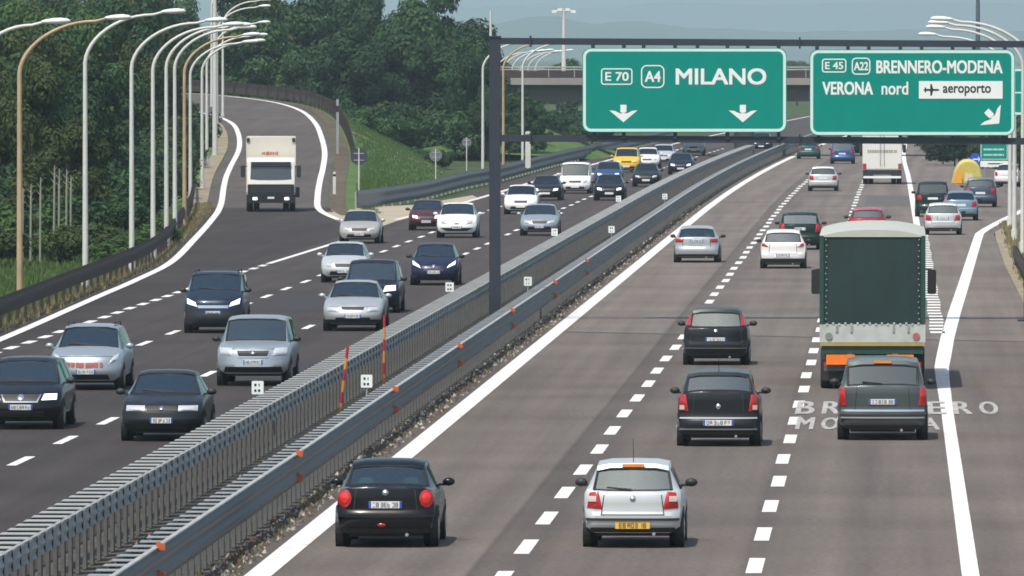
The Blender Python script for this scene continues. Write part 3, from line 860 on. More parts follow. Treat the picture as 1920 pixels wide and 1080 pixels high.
    for ring, fn in ((S[0], fy), (S[-1], ry)):
        rows = []
        for x, y, z in ring:
            rows.append([(x * c / C, Y(fn(x * c / C, z)), z) for c in range(-C, C + 1)])
        # extra rows between the wide-spaced ones
        R2 = []
        for r0, r1 in zip(rows, rows[1:]):
            m = max(1, int(abs(r1[0][2] - r0[0][2]) / .06))
            for k in range(m):
                t = k / m; R2.append([])
                for c, (p, q) in enumerate(zip(r0, r1)):
                    x, z = p[0] + (q[0] - p[0]) * t, p[2] + (q[2] - p[2]) * t
                    e = abs(c - C) == C
                    R2[-1].append((x, p[1] + (q[1] - p[1]) * t if e else Y(fn(x, z)), z))
        R2.append(rows[-1]); bd.grid(R2)
    def weld(mb):
        me_v = {}; nv = []; mp = []
        for p in mb.v:
            k = (round(p[0], 4), round(p[1], 4), round(p[2], 4))
            if k not in me_v: me_v[k] = len(nv); nv.append(p)
            mp.append(me_v[k])
        fs = []; ms = []
        for f, m in zip(mb.f, mb.m):
            g = []
            for i in f:
                if mp[i] not in g: g.append(mp[i])
            if len(g) > 2: fs.append(tuple(g)); ms.append(m)
        mb.v, mb.f, mb.m = nv, fs, ms
    weld(bd); bd.build('body', body, root, smooth=38)
    G = sp.get('glass', GLASS if detail >= 2 and sp['kind'] != 'van' else GLASS_D)
    for mb, nm in ((ws, 'windscreen'), (rw_, 'rear_window'), (sg[0], 'side_window'), (sg[1], 'side_window')):
        if mb.f:
            weld(mb); mb.build(nm, G, root, smooth=50)
    if detail >= 1:
        for nm, lo, hi in (('windscreen_seal', S[3], S[4]), ('rear_window_seal', S[9], S[8])):
            mb = MB(); loop = [lo[7], hi[7], hi[8], hi[9]]
            path = [(x, Y(y), z) for x, y, z in loop] + [(-x, Y(y), z) for x, y, z in loop[-2::-1]]
            low = [(x, Y(y), z + .004) for x, y, z in (lo[7], lo[8], lo[9])]; low = low + [(-x, y, z) for x, y, z in low[-2::-1]]
            mb.tube(path, .024, 6); mb.tube(low, .018, 6); mb.build(nm, TRIM, root, smooth=60)
    # ---- cabin
    cb = MB()
    zc = belt - .10
    cb.box((0, Y((cowl[0] + L - rb[0]) / 2 + .05), zc - .12), (W * .86, L - rb[0] - cowl[0] - .35, .2))
    o = cb.build('cabin_floor', DARK, root)
    if detail >= 1:
        se = MB(); roof_y = K['ws']
        for s in (-1, 1):
            se.rbox((s * W * .22, Y(roof_y + .55), zc + .08), (.46, .16, .50), .10); se.rbox((s * W * .22, Y(roof_y + .58), zc + .42), (.25, .11, .19), .07)
        ybk = min(L - K['rr'] + .05, roof_y + 1.45)
        se.rbox((0, Y(ybk), zc + .02), (W * .74, .16, .36), .10)
        for s in (-1, 1): se.rbox((s * W * .22, Y(ybk), zc + .24), (.24, .1, .14), .06)
        se.build('seats', SEAT, root, smooth=40)
    # ---- patches lying on an end surface
    def patch(name, mat, c4, end, off=.008, nx=8, nz=4, parent=None, mirror=False, bulge=0.0):
        fn = fy if end == 'front' else ry; sgn = -1 if end == 'front' else 1
        res = []
        for s in ((1, -1) if mirror else (1,)):
            mb = MB(); rows = []
            (ax, az), (bx, bz), (cx, cz), (dx, dz) = c4
            for i in range(nz + 1):
                v = i / nz; r = []
                for j in range(nx + 1):
                    u = j / nx
                    x = (ax * (1 - u) + bx * u) * (1 - v) + (dx * (1 - u) + cx * u) * v
                    z = (az * (1 - u) + bz * u) * (1 - v) + (dz * (1 - u) + cz * u) * v
                    # round the corners a little
                    bl = bulge * (1 - (2 * u - 1) ** 4) * (1 - (2 * v - 1) ** 4)
                    r.append((s * x, Y(fn(x, z) + sgn * (off + bl)), z))
                rows.append(r)
            mb.grid(rows)
            edge = rows[0] + [r[-1] for r in rows[1:]] + rows[-1][-2::-1] + [r[0] for r in rows[-2:0:-1]]
            back = [(p[0], p[1] - sgn * (off + .03), p[2]) for p in edge]
            mb.grid([edge, back], closed=True)
            res.append(mb.build(name, mat, parent or root, smooth=40))
        return res
    def blob(name, mat, c, r, end, off=.01, mirror=False, parent=None):
        fn = fy if end == 'front' else ry; sgn = -1 if end == 'front' else 1
        for s in ((1, -1) if mirror else (1,)):
            mb = MB(); N = 16; rows = []
            for k in (0.001, .5, .85, 1.0):
                row = []
                for i in range(N):
                    a = 2 * PI * i / N; x, z = c[0] + r[0] * k * math.cos(a), c[1] + r[1] * k * math.sin(a)
                    row.append((s * x, Y(fn(x, z) + sgn * (off + .02 * (1 - k * k))), z))
                rows.append(row)
            rows.append([(p[0], p[1] - sgn * (off + .03), p[2]) for p in rows[-1]])
            mb.grid(rows, closed=True); mb.build(name, mat, parent or root, smooth=50)
    def plate(zc_, end, w=.50, hgt=.11, mat=PLATE, xo=0.0):
        fn = fy if end == 'front' else ry; sgn = -1 if end == 'front' else 1
        mb = MB(); yp_ = Y(fn(w * .3, zc_)); yy = yp_ + sgn * .022
        mb.box((xo, yp_ + sgn * .004, zc_), (w, .03, hgt))
        if detail >= 2:                                     # characters too small to read
            rnd = random.Random(int(sp['px'])); k = 7; stp = w * .80 / (k + .6)
            for i in range(k):
                x = xo - w * .40 + stp * (i + .5 + (.3 if i > 1 else 0) + (.3 if i > 4 else 0)); g = stp * .30; hh = hgt * .30; t = stp * .16
                for on, (cx, cz, sx, sz) in zip([rnd.random() < .72 for _ in range(5)], ((-g, 0, t, 2 * hh), (g, 0, t, 2 * hh), (0, hh, 2 * g, t), (0, 0, 2 * g, t), (0, -hh, 2 * g, t))):
                    if on: mb.box((x + cx, yy, zc_ + cz), (sx + .002 * i % .003, .008, sz), 1)
            if mat is PLATE:
                for e in (-1, 1): mb.box((xo + e * w * .465, yp_ + sgn * .006, zc_), (w * .065, .032, hgt * .98), 2)
        mb.build('number_plate', [mat, INKS, SIGNBL], root)
    # ---- wheels and underbody
    tr = K.get('tyre', .30 if sp['kind'] in ('hatch', 'sedan', 'wagon') else .325)
    wy = (.78, L - .80)
    ub = MB()
    for y in wy:
        for s in (-1, 1):
            ub.disc((s * (hw - .06), Y(y), tr + .01), tr + .055, .125, 'x', 24)
    ub.box((0, Y(L / 2), zb - .03), (W * .72, L - .7, .06))
    ub.build('underbody', TRIM, root)
    for y in wy:
        for s in (-1, 1):
            mb = MB(); mb.disc((s * (hw - .115), Y(y), tr), tr, .235, 'x', 24, r2=tr * .93)
            w_ = mb.build('wheel', RUB, root, smooth=40)
            if detail >= 1:
                mb = MB(); mb.disc((s * (hw + .0), Y(y), tr), tr * .64, .022, 'x', 16, r2=tr * .55)
                for q in range(5):
                    a = 2 * PI * q / 5
                    mb.box((s * (hw + .012), Y(y) + tr * .34 * math.cos(a), tr + tr * .34 * math.sin(a)), (.012, .06, .06))
                mb.build('rim', RIM, w_, smooth=40)
    # ---- mirrors
    mm = TRIM if sp.get('blackmirror', view == 'rear') else body
    for s in (-1, 1):
        mb = MB(); c = (s * (hw * .985 + .10), Y(cowl[0] + .34), belt + .085)
        mb.ell(c, (.105, .07, .070)); mb.box((s * (hw * .96), c[1], belt + .04), (.14, .05, .04))
        mb.build('wing_mirror', mm, root, smooth=60)
    if sp.get('rails'):
        for s in (-1, 1):
            mb = MB(); x = s * hw * tum * .86
            mb.tube([(x, Y(K['ws'] + .12), H - .05), (x, Y(K['ws'] + .22), H + .035), (x, Y(L - K['rr'] - .25), H + .02), (x, Y(L - K['rr'] - .12), H - .06)], .018, 6)
            mb.build('roof_rail', TRIM, root, smooth=50)
    if sp.get('antenna'):
        mb = MB(); ya = L - K['rr'] - .15
        mb.tube([(0, Y(ya), H - .04), (0, Y(ya + .25), H + .36)], [.007, .003], 6); mb.build('antenna', TRIM, root)
    # ---- default ends
    D = dict(sp.get('d', {}))
    # front
    hl = D.get('head', ((.46, hf - .17), (.76, hf - .13), (.78, hf - .01), (.50, hf - .04)))
    hl = tuple((x * hw, z) for x, z in hl)
    lit = D.get('lit', False)
    for o in patch('headlight', HEADON if lit else HEAD, hl, 'front', .012, mirror=True, bulge=.02):
        if detail >= 2 and view == 'front':
            fo = o
    gr = D.get('grille', ((-.36, hf - .16), (.36, hf - .16), (.40, hf - .05), (-.40, hf - .05)))
    if gr:
        gr = tuple((x * hw, z) for x, z in gr)
        go = patch('grille', D.get('gmat', TRIM), gr, 'front', .010)[0]
        if D.get('chrome'):
            x0, z0 = gr[0]; x1, z1 = gr[2]
            for q in ([(gr[0][0], gr[0][1] - .03), (gr[1][0], gr[1][1] - .03), gr[1], gr[0]], ):
                patch('grille_trim', CHROME, q, 'front', .016, parent=go, nz=1)
            patch('grille_trim', CHROME, (gr[0], (gr[0][0] + .03, gr[0][1]), (gr[3][0] + .03, gr[3][1]), gr[3]), 'front', .016, 1, 3, parent=go)
            patch('grille_trim', CHROME, ((gr[1][0] - .03, gr[1][1]), gr[1], gr[2], (gr[2][0] - .03, gr[2][1])), 'front', .016, 1, 3, parent=go)
    ik = D.get('intake', ((-.62, zb + .04), (.62, zb + .04), (.56, zb + .17), (-.56, zb + .17)))
    if ik: patch('air_intake', TRIM, tuple((x * hw, z) for x, z in ik), 'front', .006, 12)
    if D.get('bumper'):
        z0, z1 = D['bumper']; patch('bumper', TRIM if not D.get('bmat') else D['bmat'], ((-.95 * hw, z0), (.95 * hw, z0), (.96 * hw, z1), (-.96 * hw, z1)), 'front', .018, 16)
    if view == 'front': plate(D.get('plate', .40), 'front', D.get('pw', .46))
    if D.get('badge'): blob('badge', CHROME, (0, D['badge']), (D.get('br', .06), D.get('br', .06)), 'front', .02)
    if D.get('fog'): blob('fog_lamp', HEAD, (.62 * hw, D['fog']), (.07, .045), 'front', .012, mirror=True)
    if view == 'front' and detail >= 2:                     # bonnet shut lines, running back to the windscreen
        mb = MB()
        z0_ = hf - .03
        mb.grid([[(hw * .80 * q / 8, Y(fy(hw * .80 * q / 8, z0_) - .004), z0_ - .008), (hw * .80 * q / 8, Y(fy(hw * .80 * q / 8, z0_) - .004), z0_ + .008)] for q in range(-8, 9)])
        mb.build('shut_line', TRIM, root)
    if view == 'front' and detail >= 1:
        mb = MB(); 
        for s in (-1, 1):
            x0 = s * W * .05 - W * .1
            mb.tube([(x0 + .30, Y(cowl[0] + .03), cowl[1] + .015), (x0 - .22, Y(cowl[0] + .10), cowl[1] + .065)], .010, 5)
        mb.build('wiper', TRIM, root)
    # rear
    T = dict(sp.get('t', {}))
    if T.get('pillar'):
        # tall lamps on the rear pillars beside the window
        a, b = S[7], S[9]
        for s in (-1, 1):
            mb = MB(); rows = []
            for k in range(6):
                t = .12 + k / 5 * .80
                r = []
                for u in (-.75, 0, .5, 1.0):
                    j0, j1, f = (5, 6, 1 + u) if u < 0 else (6, 7, u)
                    p = [a[j0][q] + (a[j1][q] - a[j0][q]) * f for q in range(3)]; w2 = [b[j0][q] + (b[j1][q] - b[j0][q]) * f for q in range(3)]
                    m = [p[q] + (w2[q] - p[q]) * t for q in range(3)]
                    r.append((s * (m[0] + .012), Y(m[1] + .014), m[2] + .006))
                rows.append(r)
            mb.grid(rows); mb.build('tail_light', RED, root, smooth=60)
    elif T.get('round'):
        c, r = T['round']; blob('tail_light', T.get('mat', RED), (c[0] * hw, c[1]), r, 'rear', .012, True)
        if T.get('inner'): blob('brake_lamp', T['inner'], (c[0] * hw, c[1] + .01), (r[0] * .62, r[1] * .62), 'rear', .030, True)
    else:
        tl = T.get('tail', ((.62, rb[1] - .34), (.92, rb[1] - .32), (.90, rb[1] - .08), (.66, rb[1] - .10)))
        for o in patch('tail_light', T.get('mat', RED), tuple((x * hw, z) for x, z in tl), 'rear', .012, mirror=True, bulge=.025):
            if T.get('clear') and view == 'rear':
                zc_ = T['clear']; s = 1 if o.data.vertices[0].co.x > 0 else -1
                x0, x1 = tl[0][0] * hw * .35 + tl[1][0] * hw * .65, tl[1][0] * hw * .97
                x0 = tl[0][0] * hw * .6 + tl[1][0] * hw * .4
                mb = MB(); rows = []
                for i in range(4):
                    z = zc_ - .045 + .03 * i; rows.append([(s * x, Y(ry(x, z) + .045), z) for x in (x0, (x0 + x1) / 2, x1)])
                mb.grid(rows); mb.build('reversing_lamp', CLEARL, o, smooth=50)
    if view == 'rear':
        plate(T.get('plate', .74), 'rear', T.get('pw', .50), .11, T.get('pmat', PLATE))
        if T.get('bumper'):
            z0, z1 = T['bumper']; patch('bumper', T.get('bmat', TRIM), ((-.95 * hw, z0), (.95 * hw, z0), (.96 * hw, z1), (-.96 * hw, z1)), 'rear', .018, 16)
        for (z0, z1, m_) in T.get('bands', ()):
            patch('bumper_strip', m_, ((-.93 * hw, z0), (.93 * hw, z0), (.93 * hw, z1), (-.93 * hw, z1)), 'rear', .022, 16, 1)
        patch('valance', TRIM, ((-.86 * hw, zb + .01), (.86 * hw, zb + .01), (.84 * hw, zb + .085), (-.84 * hw, zb + .085)), 'rear', .012, 14, 2)
        if T.get('badge'): blob('badge', CHROME, (0, T['badge']), (.05, .05), 'rear', .012)
        if detail >= 2:                                     # shut lines round the boot lid or tailgate
            zt0 = T.get('seam', .56 * scz if not K.get('trunk') else .60)
            zt1 = rb[1] - .06
            tl_ = T.get('seamx', .62 if not T.get('pillar') else .80)
            mb = MB()
            for s in (-1, 1):
                rows = []
                for k in range(6):
                    z = zt0 + (zt1 - zt0) * k / 5; x = hw * (tl_ - .05 * k / 5)
                    rows.append([(s * (x - .008), Y(ry(x, z) + .004), z), (s * (x + .008), Y(ry(x, z) + .004), z)])
                mb.grid(rows)
            mb.grid([[(hw * tl_ * q / 6, Y(ry(hw * tl_ * q / 6, zt0) + .004), zt0 - .008), (hw * tl_ * q / 6, Y(ry(hw * tl_ * q / 6, zt0) + .004), zt0 + .008)] for q in range(-6, 7)])
            mb.build('shut_line', TRIM, root)
            patch('plate_recess', TRIM if T.get('dark_recess') else body, ((-.31, T.get('plate', .74) - .085), (.31, T.get('plate', .74) - .085), (.30, T.get('plate', .74) + .085), (-.30, T.get('plate', .74) + .085)), 'rear', .006, 6, 2)
        if T.get('fogred'): blob('rear_fog_lamp', RED, (T['fogred'][0], T['fogred'][1]), (.07, .032), 'rear', .012)
        if T.get('brake3'):
            mb = MB(); yb3 = L - K['rr'] + .03; z3 = H - .085
            mb.rbox((0, Y(yb3 + .03), z3), (.36, .05, .05), .015); mb.build('third_brake_light', AMBER, root)
        if T.get('spoiler'):
            mb = MB(); rwid = hw * tum * .9; y0 = L - K['rr'] - .1
            mb.grid([[(-rwid, Y(y0), H - .045), (0, Y(y0), H + .005), (rwid, Y(y0), H - .045)], [(-rwid * .98, Y(y0 + .26), H - .075), (0, Y(y0 + .28), H - .03), (rwid * .98, Y(y0 + .26), H - .075)], [(-rwid * .98, Y(y0 + .22), H - .10), (0, Y(y0 + .24), H - .06), (rwid * .98, Y(y0 + .22), H - .10)]])
            mb.build('spoiler', body, root, smooth=60)
        if T.get('wiper'):
            mb = MB(); yb_ = L - rb[0] - .09
            mb.tube([(.02, Y(yb_ + .03), rb[1] + .02), (.42, Y(yb_ + .0), rb[1] + .055)], .014, 5); mb.build('wiper', TRIM, root)
        if detail >= 2:
            mb = MB(); mb.tube([(-.42 * hw, Y(L - .35), zb - .015), (-.42 * hw, Y(L - .03), zb - .015)], .028, 8); mb.build('exhaust', GALV, root, smooth=40)
            mb = MB(); fn = ry
            rows = [[(x * hw * .55, Y(L - rb[0] - .02), rb[1] + .012) for x in (-1, 1)]]
    return root

BLACK = paint('black', (.006, .0065, .009), .0, .25)
DKGREY = paint('dark grey', (.017, .020, .024), .2, .3)
DKBLUE = paint('dark blue', (.010, .014, .034), .3, .28)
NAVY = paint('navy', (.018, .022, .060), .3, .30)
SILVER = paint('silver', (.50, .53, .55), .45, .36)
SILVERB = paint('bluish silver', (.40, .46, .50), .5, .36)
SILVERL = paint('pale silver', (.60, .63, .64), .35, .38)
CHAMP = paint('champagne silver', (.52, .50, .46), .4, .38)
WHITE = paint('white', (.80, .80, .79), 0, .35)
GREYGREEN = paint('grey green', (.085, .102, .104), .4, .34)
DKGREEN = paint('dark green', (.012, .030, .028), .3, .3)
DKRED = paint('dark red', (.10, .018, .025), .3, .3)
REDP = paint('red', (.38, .025, .05), .2, .3)
BLUE = paint('blue', (.035, .10, .26), .4, .3)
LTBLUE = paint('light blue', (.22, .34, .44), .45, .35)
TEAL = paint('teal green', (.03, .10, .10), .35, .3)
YELLOW = paint('yellow', (.72, .46, .035), 0, .35)
STEELB = paint('steel blue', (.075, .10, .145), .45, .3)
BERL = paint('slate blue', (.022, .036, .062), .3, .3)

GI, GO = 'cars on the inbound carriageway', 'cars on the outbound carriageway'
cars = [
 # ---------------- outbound, rear views
 dict(px=722, yb=1026, W=1.66, H=1.40, kind='sedan', view='rear', mat=BLACK, name='car', label='black saloon with round red tail lights and white plate beside the median line', k=dict(rr=1.25, rb=(.62, 1.02), tum=.74, L=4.19),
      t=dict(round=((.80, .80), (.115, .145)), mat=RED, inner=REDON, plate=.70, pw=.53, badge=.90, fogred=(.06, .37), bands=((.50, .545, DKGREY),)), blackmirror=False, round=(.34, .16)),
 dict(px=1186, yb=1026, W=1.63, H=1.41, kind='hatch', view='rear', mat=SILVERL, label='silver hatchback with a yellow number plate on the outbound carriageway', k=dict(L=3.90, rb=(.13, .95)), zb=.25,
      t=dict(tail=((.60, .63), (.91, .65), (.86, .90), (.68, .92)), clear=.80, plate=.375, pw=.56, pmat=PLATEY, badge=.81, bands=((.45, .49, TRIM),), brake3=True, wiper=True), antenna=True, round=(.34, .15)),
 dict(px=1347, yb=836, W=1.70, H=1.56, kind='hatch', view='rear', mat=DKGREY, label='charcoal hatchback with a whip aerial and grey bumper behind the black hatchback', k=dict(L=4.0, rb=(.12, 1.06), tum=.76),
      t=dict(tail=((.72, .72), (.96, .74), (.92, 1.06), (.78, 1.06)), clear=.80, plate=.49, pw=.62, badge=.82, bands=((.57, .60, GALV), (.34, .37, GALV))), antenna=True, round=(.34, .15)),
 dict(px=1342, yb=684, W=1.69, H=1.49, kind='hatch', view='rear', mat=DKGREY, label='black hatchback with tall red lamps on its rear pillars beside the window', k=dict(L=3.85, rb=(.12, .95)), t=dict(pillar=True, plate=.66, pw=.52, badge=.88, bands=((.43, .455, GALVB),)), round=(.34, .15)),
 dict(px=1655, yb=824, W=1.86, H=1.70, kind='mpv', view='rear', mat=GREYGREEN, name='minivan', cat='minivan', label='grey green minivan following close behind the green lorry', k=dict(L=4.7, rb=(.10, 1.10), tum=.80), glass=GLASS_D,
      t=dict(tail=((.80, .72), (.97, .73), (.95, 1.10), (.84, 1.10)), plate=.80, pw=.56, bands=((.60, .64, CHROME), (.46, .49, GALV)), bumper=(.49, .60), brake3=True, wiper=True), round=(.34, .14)),
 dict(px=1306, yb=492, W=1.76, H=1.40, kind='sedan', view='rear', mat=SILVER, label='silver saloon beside the median line farther along the outbound side', t=dict(tail=((.58, .78), (.93, .78), (.92, .93), (.60, .91)), plate=.84, bands=((.33, .36, GALVL),))),
 dict(px=1468, yb=503, W=1.70, H=1.45, kind='hatch', view='rear', mat=WHITE, label='white hatchback with black lower bumper left of the green lorry', zb=.20, t=dict(tail=((.62, .80), (.93, .84), (.95, .97), (.78, .92)), plate=.50, bumper=(.22, .38))),
 dict(px=1500, yb=468, W=1.76, H=1.58, kind='suv', view='rear', mat=DKGREEN, name='estate_car', label='dark green estate with big red lamps, half behind the white hatchback', t=dict(tail=((.70, .72), (.97, .74), (.95, 1.08), (.74, 1.06)), plate=.86)),
 dict(px=1626, yb=450, W=1.66, H=1.40, kind='hatch', view='rear', mat=REDP, label='red car just showing its roof beyond the green lorry'),
 dict(px=1543, yb=358, W=1.74, H=1.44, kind='hatch', view='rear', mat=SILVERL, detail=1, label='silver car beyond the dark green estate in the middle lane'),
 dict(px=1515, yb=298, W=1.72, H=1.44, kind='sedan', view='rear', mat=TEAL, detail=0, label='teal car near the median line just below the gantry beam'),
 dict(px=1579, yb=307, W=1.74, H=1.60, kind='mpv', view='rear', mat=BLUE, detail=0, label='bright blue people carrier below the gantry beam'),
 dict(px=1597, yb=291, W=1.72, H=1.5, kind='hatch', view='rear', mat=DKBLUE, detail=0, label='dark car mostly hidden behind the bright blue people carrier'),
 dict(px=1768, yb=440, W=1.66, H=1.42, kind='hatch', view='rear', mat=SILVERL, label='pale silver hatchback at the back of the cluster in the exit lane'),
 dict(px=1749, yb=406, W=1.74, H=1.78, kind='mpv', view='rear', mat=DKGREEN, name='minivan', cat='minivan', detail=1, label='very dark tall car with a white plate in the exit lane', t=dict(plate=.9)),
 dict(px=1801, yb=413, W=1.68, H=1.42, kind='sedan', view='rear', mat=LTBLUE, detail=1, label='light blue saloon beside the pale silver hatchback in the exit lane'),
 dict(px=1838, yb=388, W=1.72, H=1.55, kind='hatch', view='rear', mat=STEELB, detail=1, label='steel blue hatchback in front of the yellow crash cushion'),
 dict(px=1883, yb=350, W=1.66, H=1.45, kind='hatch', view='rear', mat=WHITE, detail=1, heading=.5, label='white car turning off beyond the right lamp posts'),
 # ---------------- inbound, front views
 dict(px=38, yb=806, W=1.75, H=1.50, kind='wagon', view='front', mat=BLACK, name='estate_car', label='black estate car with a chrome grille, cut off by the left edge of the photo', blackmirror=True,
      d=dict(head=((.50, .63), (.86, .64), (.86, .765), (.56, .76)), lit=True, grille=((-.42, .61), (.42, .61), (.50, .75), (-.50, .75)), chrome=True, badge=.69, br=.07, plate=.48, pw=.5)),
 dict(px=160, yb=732, W=1.74, H=1.53, kind='wagon', view='front', mat=SILVERB, name='estate_car', label='silver estate car with roof rails and a red strip on its nose', rails=True, blackmirror=False,
      d=dict(head=((.62, .62), (.86, .74), (.90, .88), (.74, .80)), grille=None, intake=((-.66, .25), (.66, .25), (.60, .38), (-.60, .38)), plate=.44, bumper=None), k=dict(hf=.80, cowl=(1.0, 1.0))),
 dict(px=302, yb=828, W=1.72, H=1.43, kind='sedan', view='front', mat=DKGREY, label='dark grey saloon with square headlights close to the median rail', blackmirror=True,
      d=dict(head=((.40, .63), (.86, .63), (.86, .745), (.40, .745)), grille=((-.36, .64), (.36, .64), (.36, .735), (-.36, .735)), badge=.69, br=.045, plate=.44, bumper=(.36, .50), bmat=DKGREY), k=dict(hf=.755)),
 dict(px=399, yb=625, W=1.70, H=1.74, kind='mpv', view='front', mat=BERL, name='van', cat='van', label='slate blue box-shaped family van with roof bars in the slow inbound lane', rails=True, blackmirror=True,
      d=dict(head=((.54, .76), (.88, .84), (.90, 1.0), (.60, .88)), lit=True, grille=((-.50, .72), (.50, .72), (.54, .80), (-.54, .80)), gmat=CHROME, bumper=(.30, .62), plate=.58), k=dict(L=4.1, hf=.92, cowl=(.85, 1.15), tum=.84, belt=1.05)),
 dict(px=474, yb=724, W=1.78, H=1.66, kind='suv', view='front', mat=SILVERB, name='off_road_car', label='silver off-road car with a wide black grille and black mirrors', blackmirror=True, zb=.30,
      d=dict(head=((.54, .74), (.90, .76), (.92, .93), (.58, .92)), grille=((-.42, .72), (.42, .72), (.48, .86), (-.48, .86)), chrome=True, badge=.79, br=.05, plate=.58, intake=((-.80, .33), (.80, .33), (.76, .47), (-.76, .47)))),
 dict(px=661, yb=621, W=1.74, H=1.44, kind='sedan', view='front', mat=SILVER, label='silver saloon with a narrow black grille next to the upright snow stake', blackmirror=False,
      d=dict(head=((.48, .56), (.86, .58), (.84, .70), (.52, .70)), grille=((-.36, .62), (.36, .62), (.38, .70), (-.38, .70)), bumper=(.24, .34), plate=.44)),
 dict(px=694, yb=587, W=1.78, H=1.62, kind='suv', view='front', mat=DKBLUE, name='off_road_car', label='navy car overlapped by the silver saloon near the snow stake', blackmirror=True,
      d=dict(head=((.44, .66), (.88, .70), (.86, .86), (.52, .84)), lit=True), k=dict(hf=.85, cowl=(1.1, 1.02), belt=.97)),
 dict(px=644, yb=530, W=1.62, H=1.40, kind='hatch', view='front', mat=SILVERL, label='small pale silver hatchback behind the navy car', blackmirror=False),
 dict(px=813, yb=535, W=1.66, H=1.44, kind='hatch', view='front', mat=NAVY, label='dark blue hatchback with swept-back lit headlights left of the gantry post', blackmirror=True,
      d=dict(head=((.54, .60), (.88, .72), (.90, .86), (.62, .70)), lit=True, grille=((-.40, .50), (.40, .50), (.44, .58), (-.44, .58)), badge=.68, br=.05, plate=.46)),
 dict(px=673, yb=457, W=1.70, H=1.40, kind='sedan', view='front', mat=CHAMP, label='champagne silver saloon beside the pale gore paving'),
 dict(px=799, yb=432, W=1.62, H=1.38, kind='hatch', view='front', mat=DKRED, label='dark red car with lit lamps half behind the white hatchback', d=dict(lit=True)),
 dict(px=856, yb=446, W=1.76, H=1.52, kind='hatch', view='front', mat=WHITE, label='white hatchback with a black smile-shaped intake just left of the gantry post', blackmirror=False,
      d=dict(grille=((-.10, .60), (.10, .60), (.10, .64), (-.10, .64)), intake=((-.50, .30), (.50, .30), (.82, .44), (-.82, .44)), plate=.46)),
 dict(px=1011, yb=442, W=1.70, H=1.38, kind='hatch', view='front', mat=SILVERB, label='bluish silver hatchback just right of the gantry post'),
 dict(px=976, yb=402, W=1.68, H=1.46, kind='hatch', view='front', mat=WHITE, detail=1, label='white hatchback behind the bluish silver one right of the gantry post', d=dict(lit=True), blackmirror=False),
 dict(px=1023, yb=376, W=1.72, H=1.36, kind='sedan', view='front', mat=BLACK, detail=1, label='black car between the white hatchback and the white van', d=dict(lit=True)),
 dict(px=1078, yb=363, W=1.80, H=1.78, kind='van', view='front', mat=WHITE, name='van', cat='van', detail=1, label='white van on the inbound carriageway below the MILANO sign', k=dict(L=4.6, hf=.85, cowl=(.7, 1.1))),
 dict(px=1142, yb=376, W=1.70, H=1.42, kind='sedan', view='front', mat=BLACK, detail=1, label='black car with lit lamps next to the median, right of the white van', d=dict(lit=True)),
 dict(px=1140, yb=346, W=1.66, H=1.40, kind='hatch', view='front', mat=BLUE, detail=1, label='blue car right behind the black car with lit lamps', d=dict(lit=True), blackmirror=False),
 dict(px=1211, yb=350, W=1.66, H=1.40, kind='sedan', view='front', mat=DKGREY, detail=1, label='dark grey car in front of the yellow van'),
 dict(px=1174, yb=323, W=1.80, H=1.66, kind='mpv', view='front', mat=YELLOW, name='van', cat='van', detail=0, label='bright yellow van in the inbound traffic'),
 dict(px=1213, yb=316, W=1.74, H=1.46, kind='sedan', view='front', mat=WHITE, detail=0, label='white car beside the yellow van'),
 dict(px=1243, yb=308, W=1.72, H=1.44, kind='hatch', view='front', mat=SILVERL, detail=0, label='pale silver car behind the white one beside the yellow van'),
 dict(px=1276, yb=327, W=1.70, H=1.42, kind='hatch', view='front', mat=DKBLUE, detail=0, label='dark blue car with lit lamps hugging the far median rail', d=dict(lit=True)),
 dict(px=1300, yb=291, W=1.72, H=1.44, kind='hatch', view='front', mat=WHITE, detail=0, label='distant white car on the inbound side, left of the bridge pier'),
 dict(px=1427, yb=283, W=1.72, H=1.5, kind='hatch', view='front', mat=DKBLUE, detail=0, label='distant dark car just right of the bridge pier', d=dict(lit=True)),
]
CARS = {}
for c in cars: CARS[c['px']] = build_car(c)
# red strip on the nose of the silver estate
r_ = CARS[160]
# ------------------------------------------------------------------ lorries
CREAM = plain('cream truck panel', (.66, .63, .54), .5, noise=.06, scale=2)
TARP = plain('green tarpaulin', (.009, .030, .028), .6, noise=.35, scale=1.6, bump=.15)
TARPS = plain('faded green tarpaulin side', (.045, .12, .10), .6, noise=.25, scale=2)
ROOFT = plain('pale tarpaulin roof', (.46, .48, .42), .6, noise=.12, scale=1.2, bump=.1)
BOARD = plain('dirty white tailboard', (.46, .49, .46), .6, noise=.3, scale=4)
OLIVE = plain('ochre strip', (.40, .30, .08), .5, noise=.2)
GREENF = plain('green chassis paint', (.015, .06, .045), .5, noise=.3)
CABW = plain('white cab paint', (.76, .75, .70), .4, noise=.06, coat=.4)
CABD = plain('dark cab paint', (.014, .016, .022), .35, noise=.2, coat=.4)
FLUO = plain('orange marker plate', (.90, .20, .015), .45, noise=.12)
def axle(root, y, W, r=.5, twin=True):
    for s in (-1, 1):
        mb = MB(); mb.disc((s * (W / 2 - .17), y, r), r, .30, 'x', 24, r2=r * .94)
        if twin: mb.disc((s * (W / 2 - .50), y, r), r, .30, 'x', 24, r2=r * .94)
        w = mb.build('wheel', RUB, root, smooth=40)
        mb = MB(); mb.disc((s * (W / 2 - .03), y, r), r * .56, .03, 'x', 16, r2=r * .45); mb.build('rim', RIM, w, smooth=40)

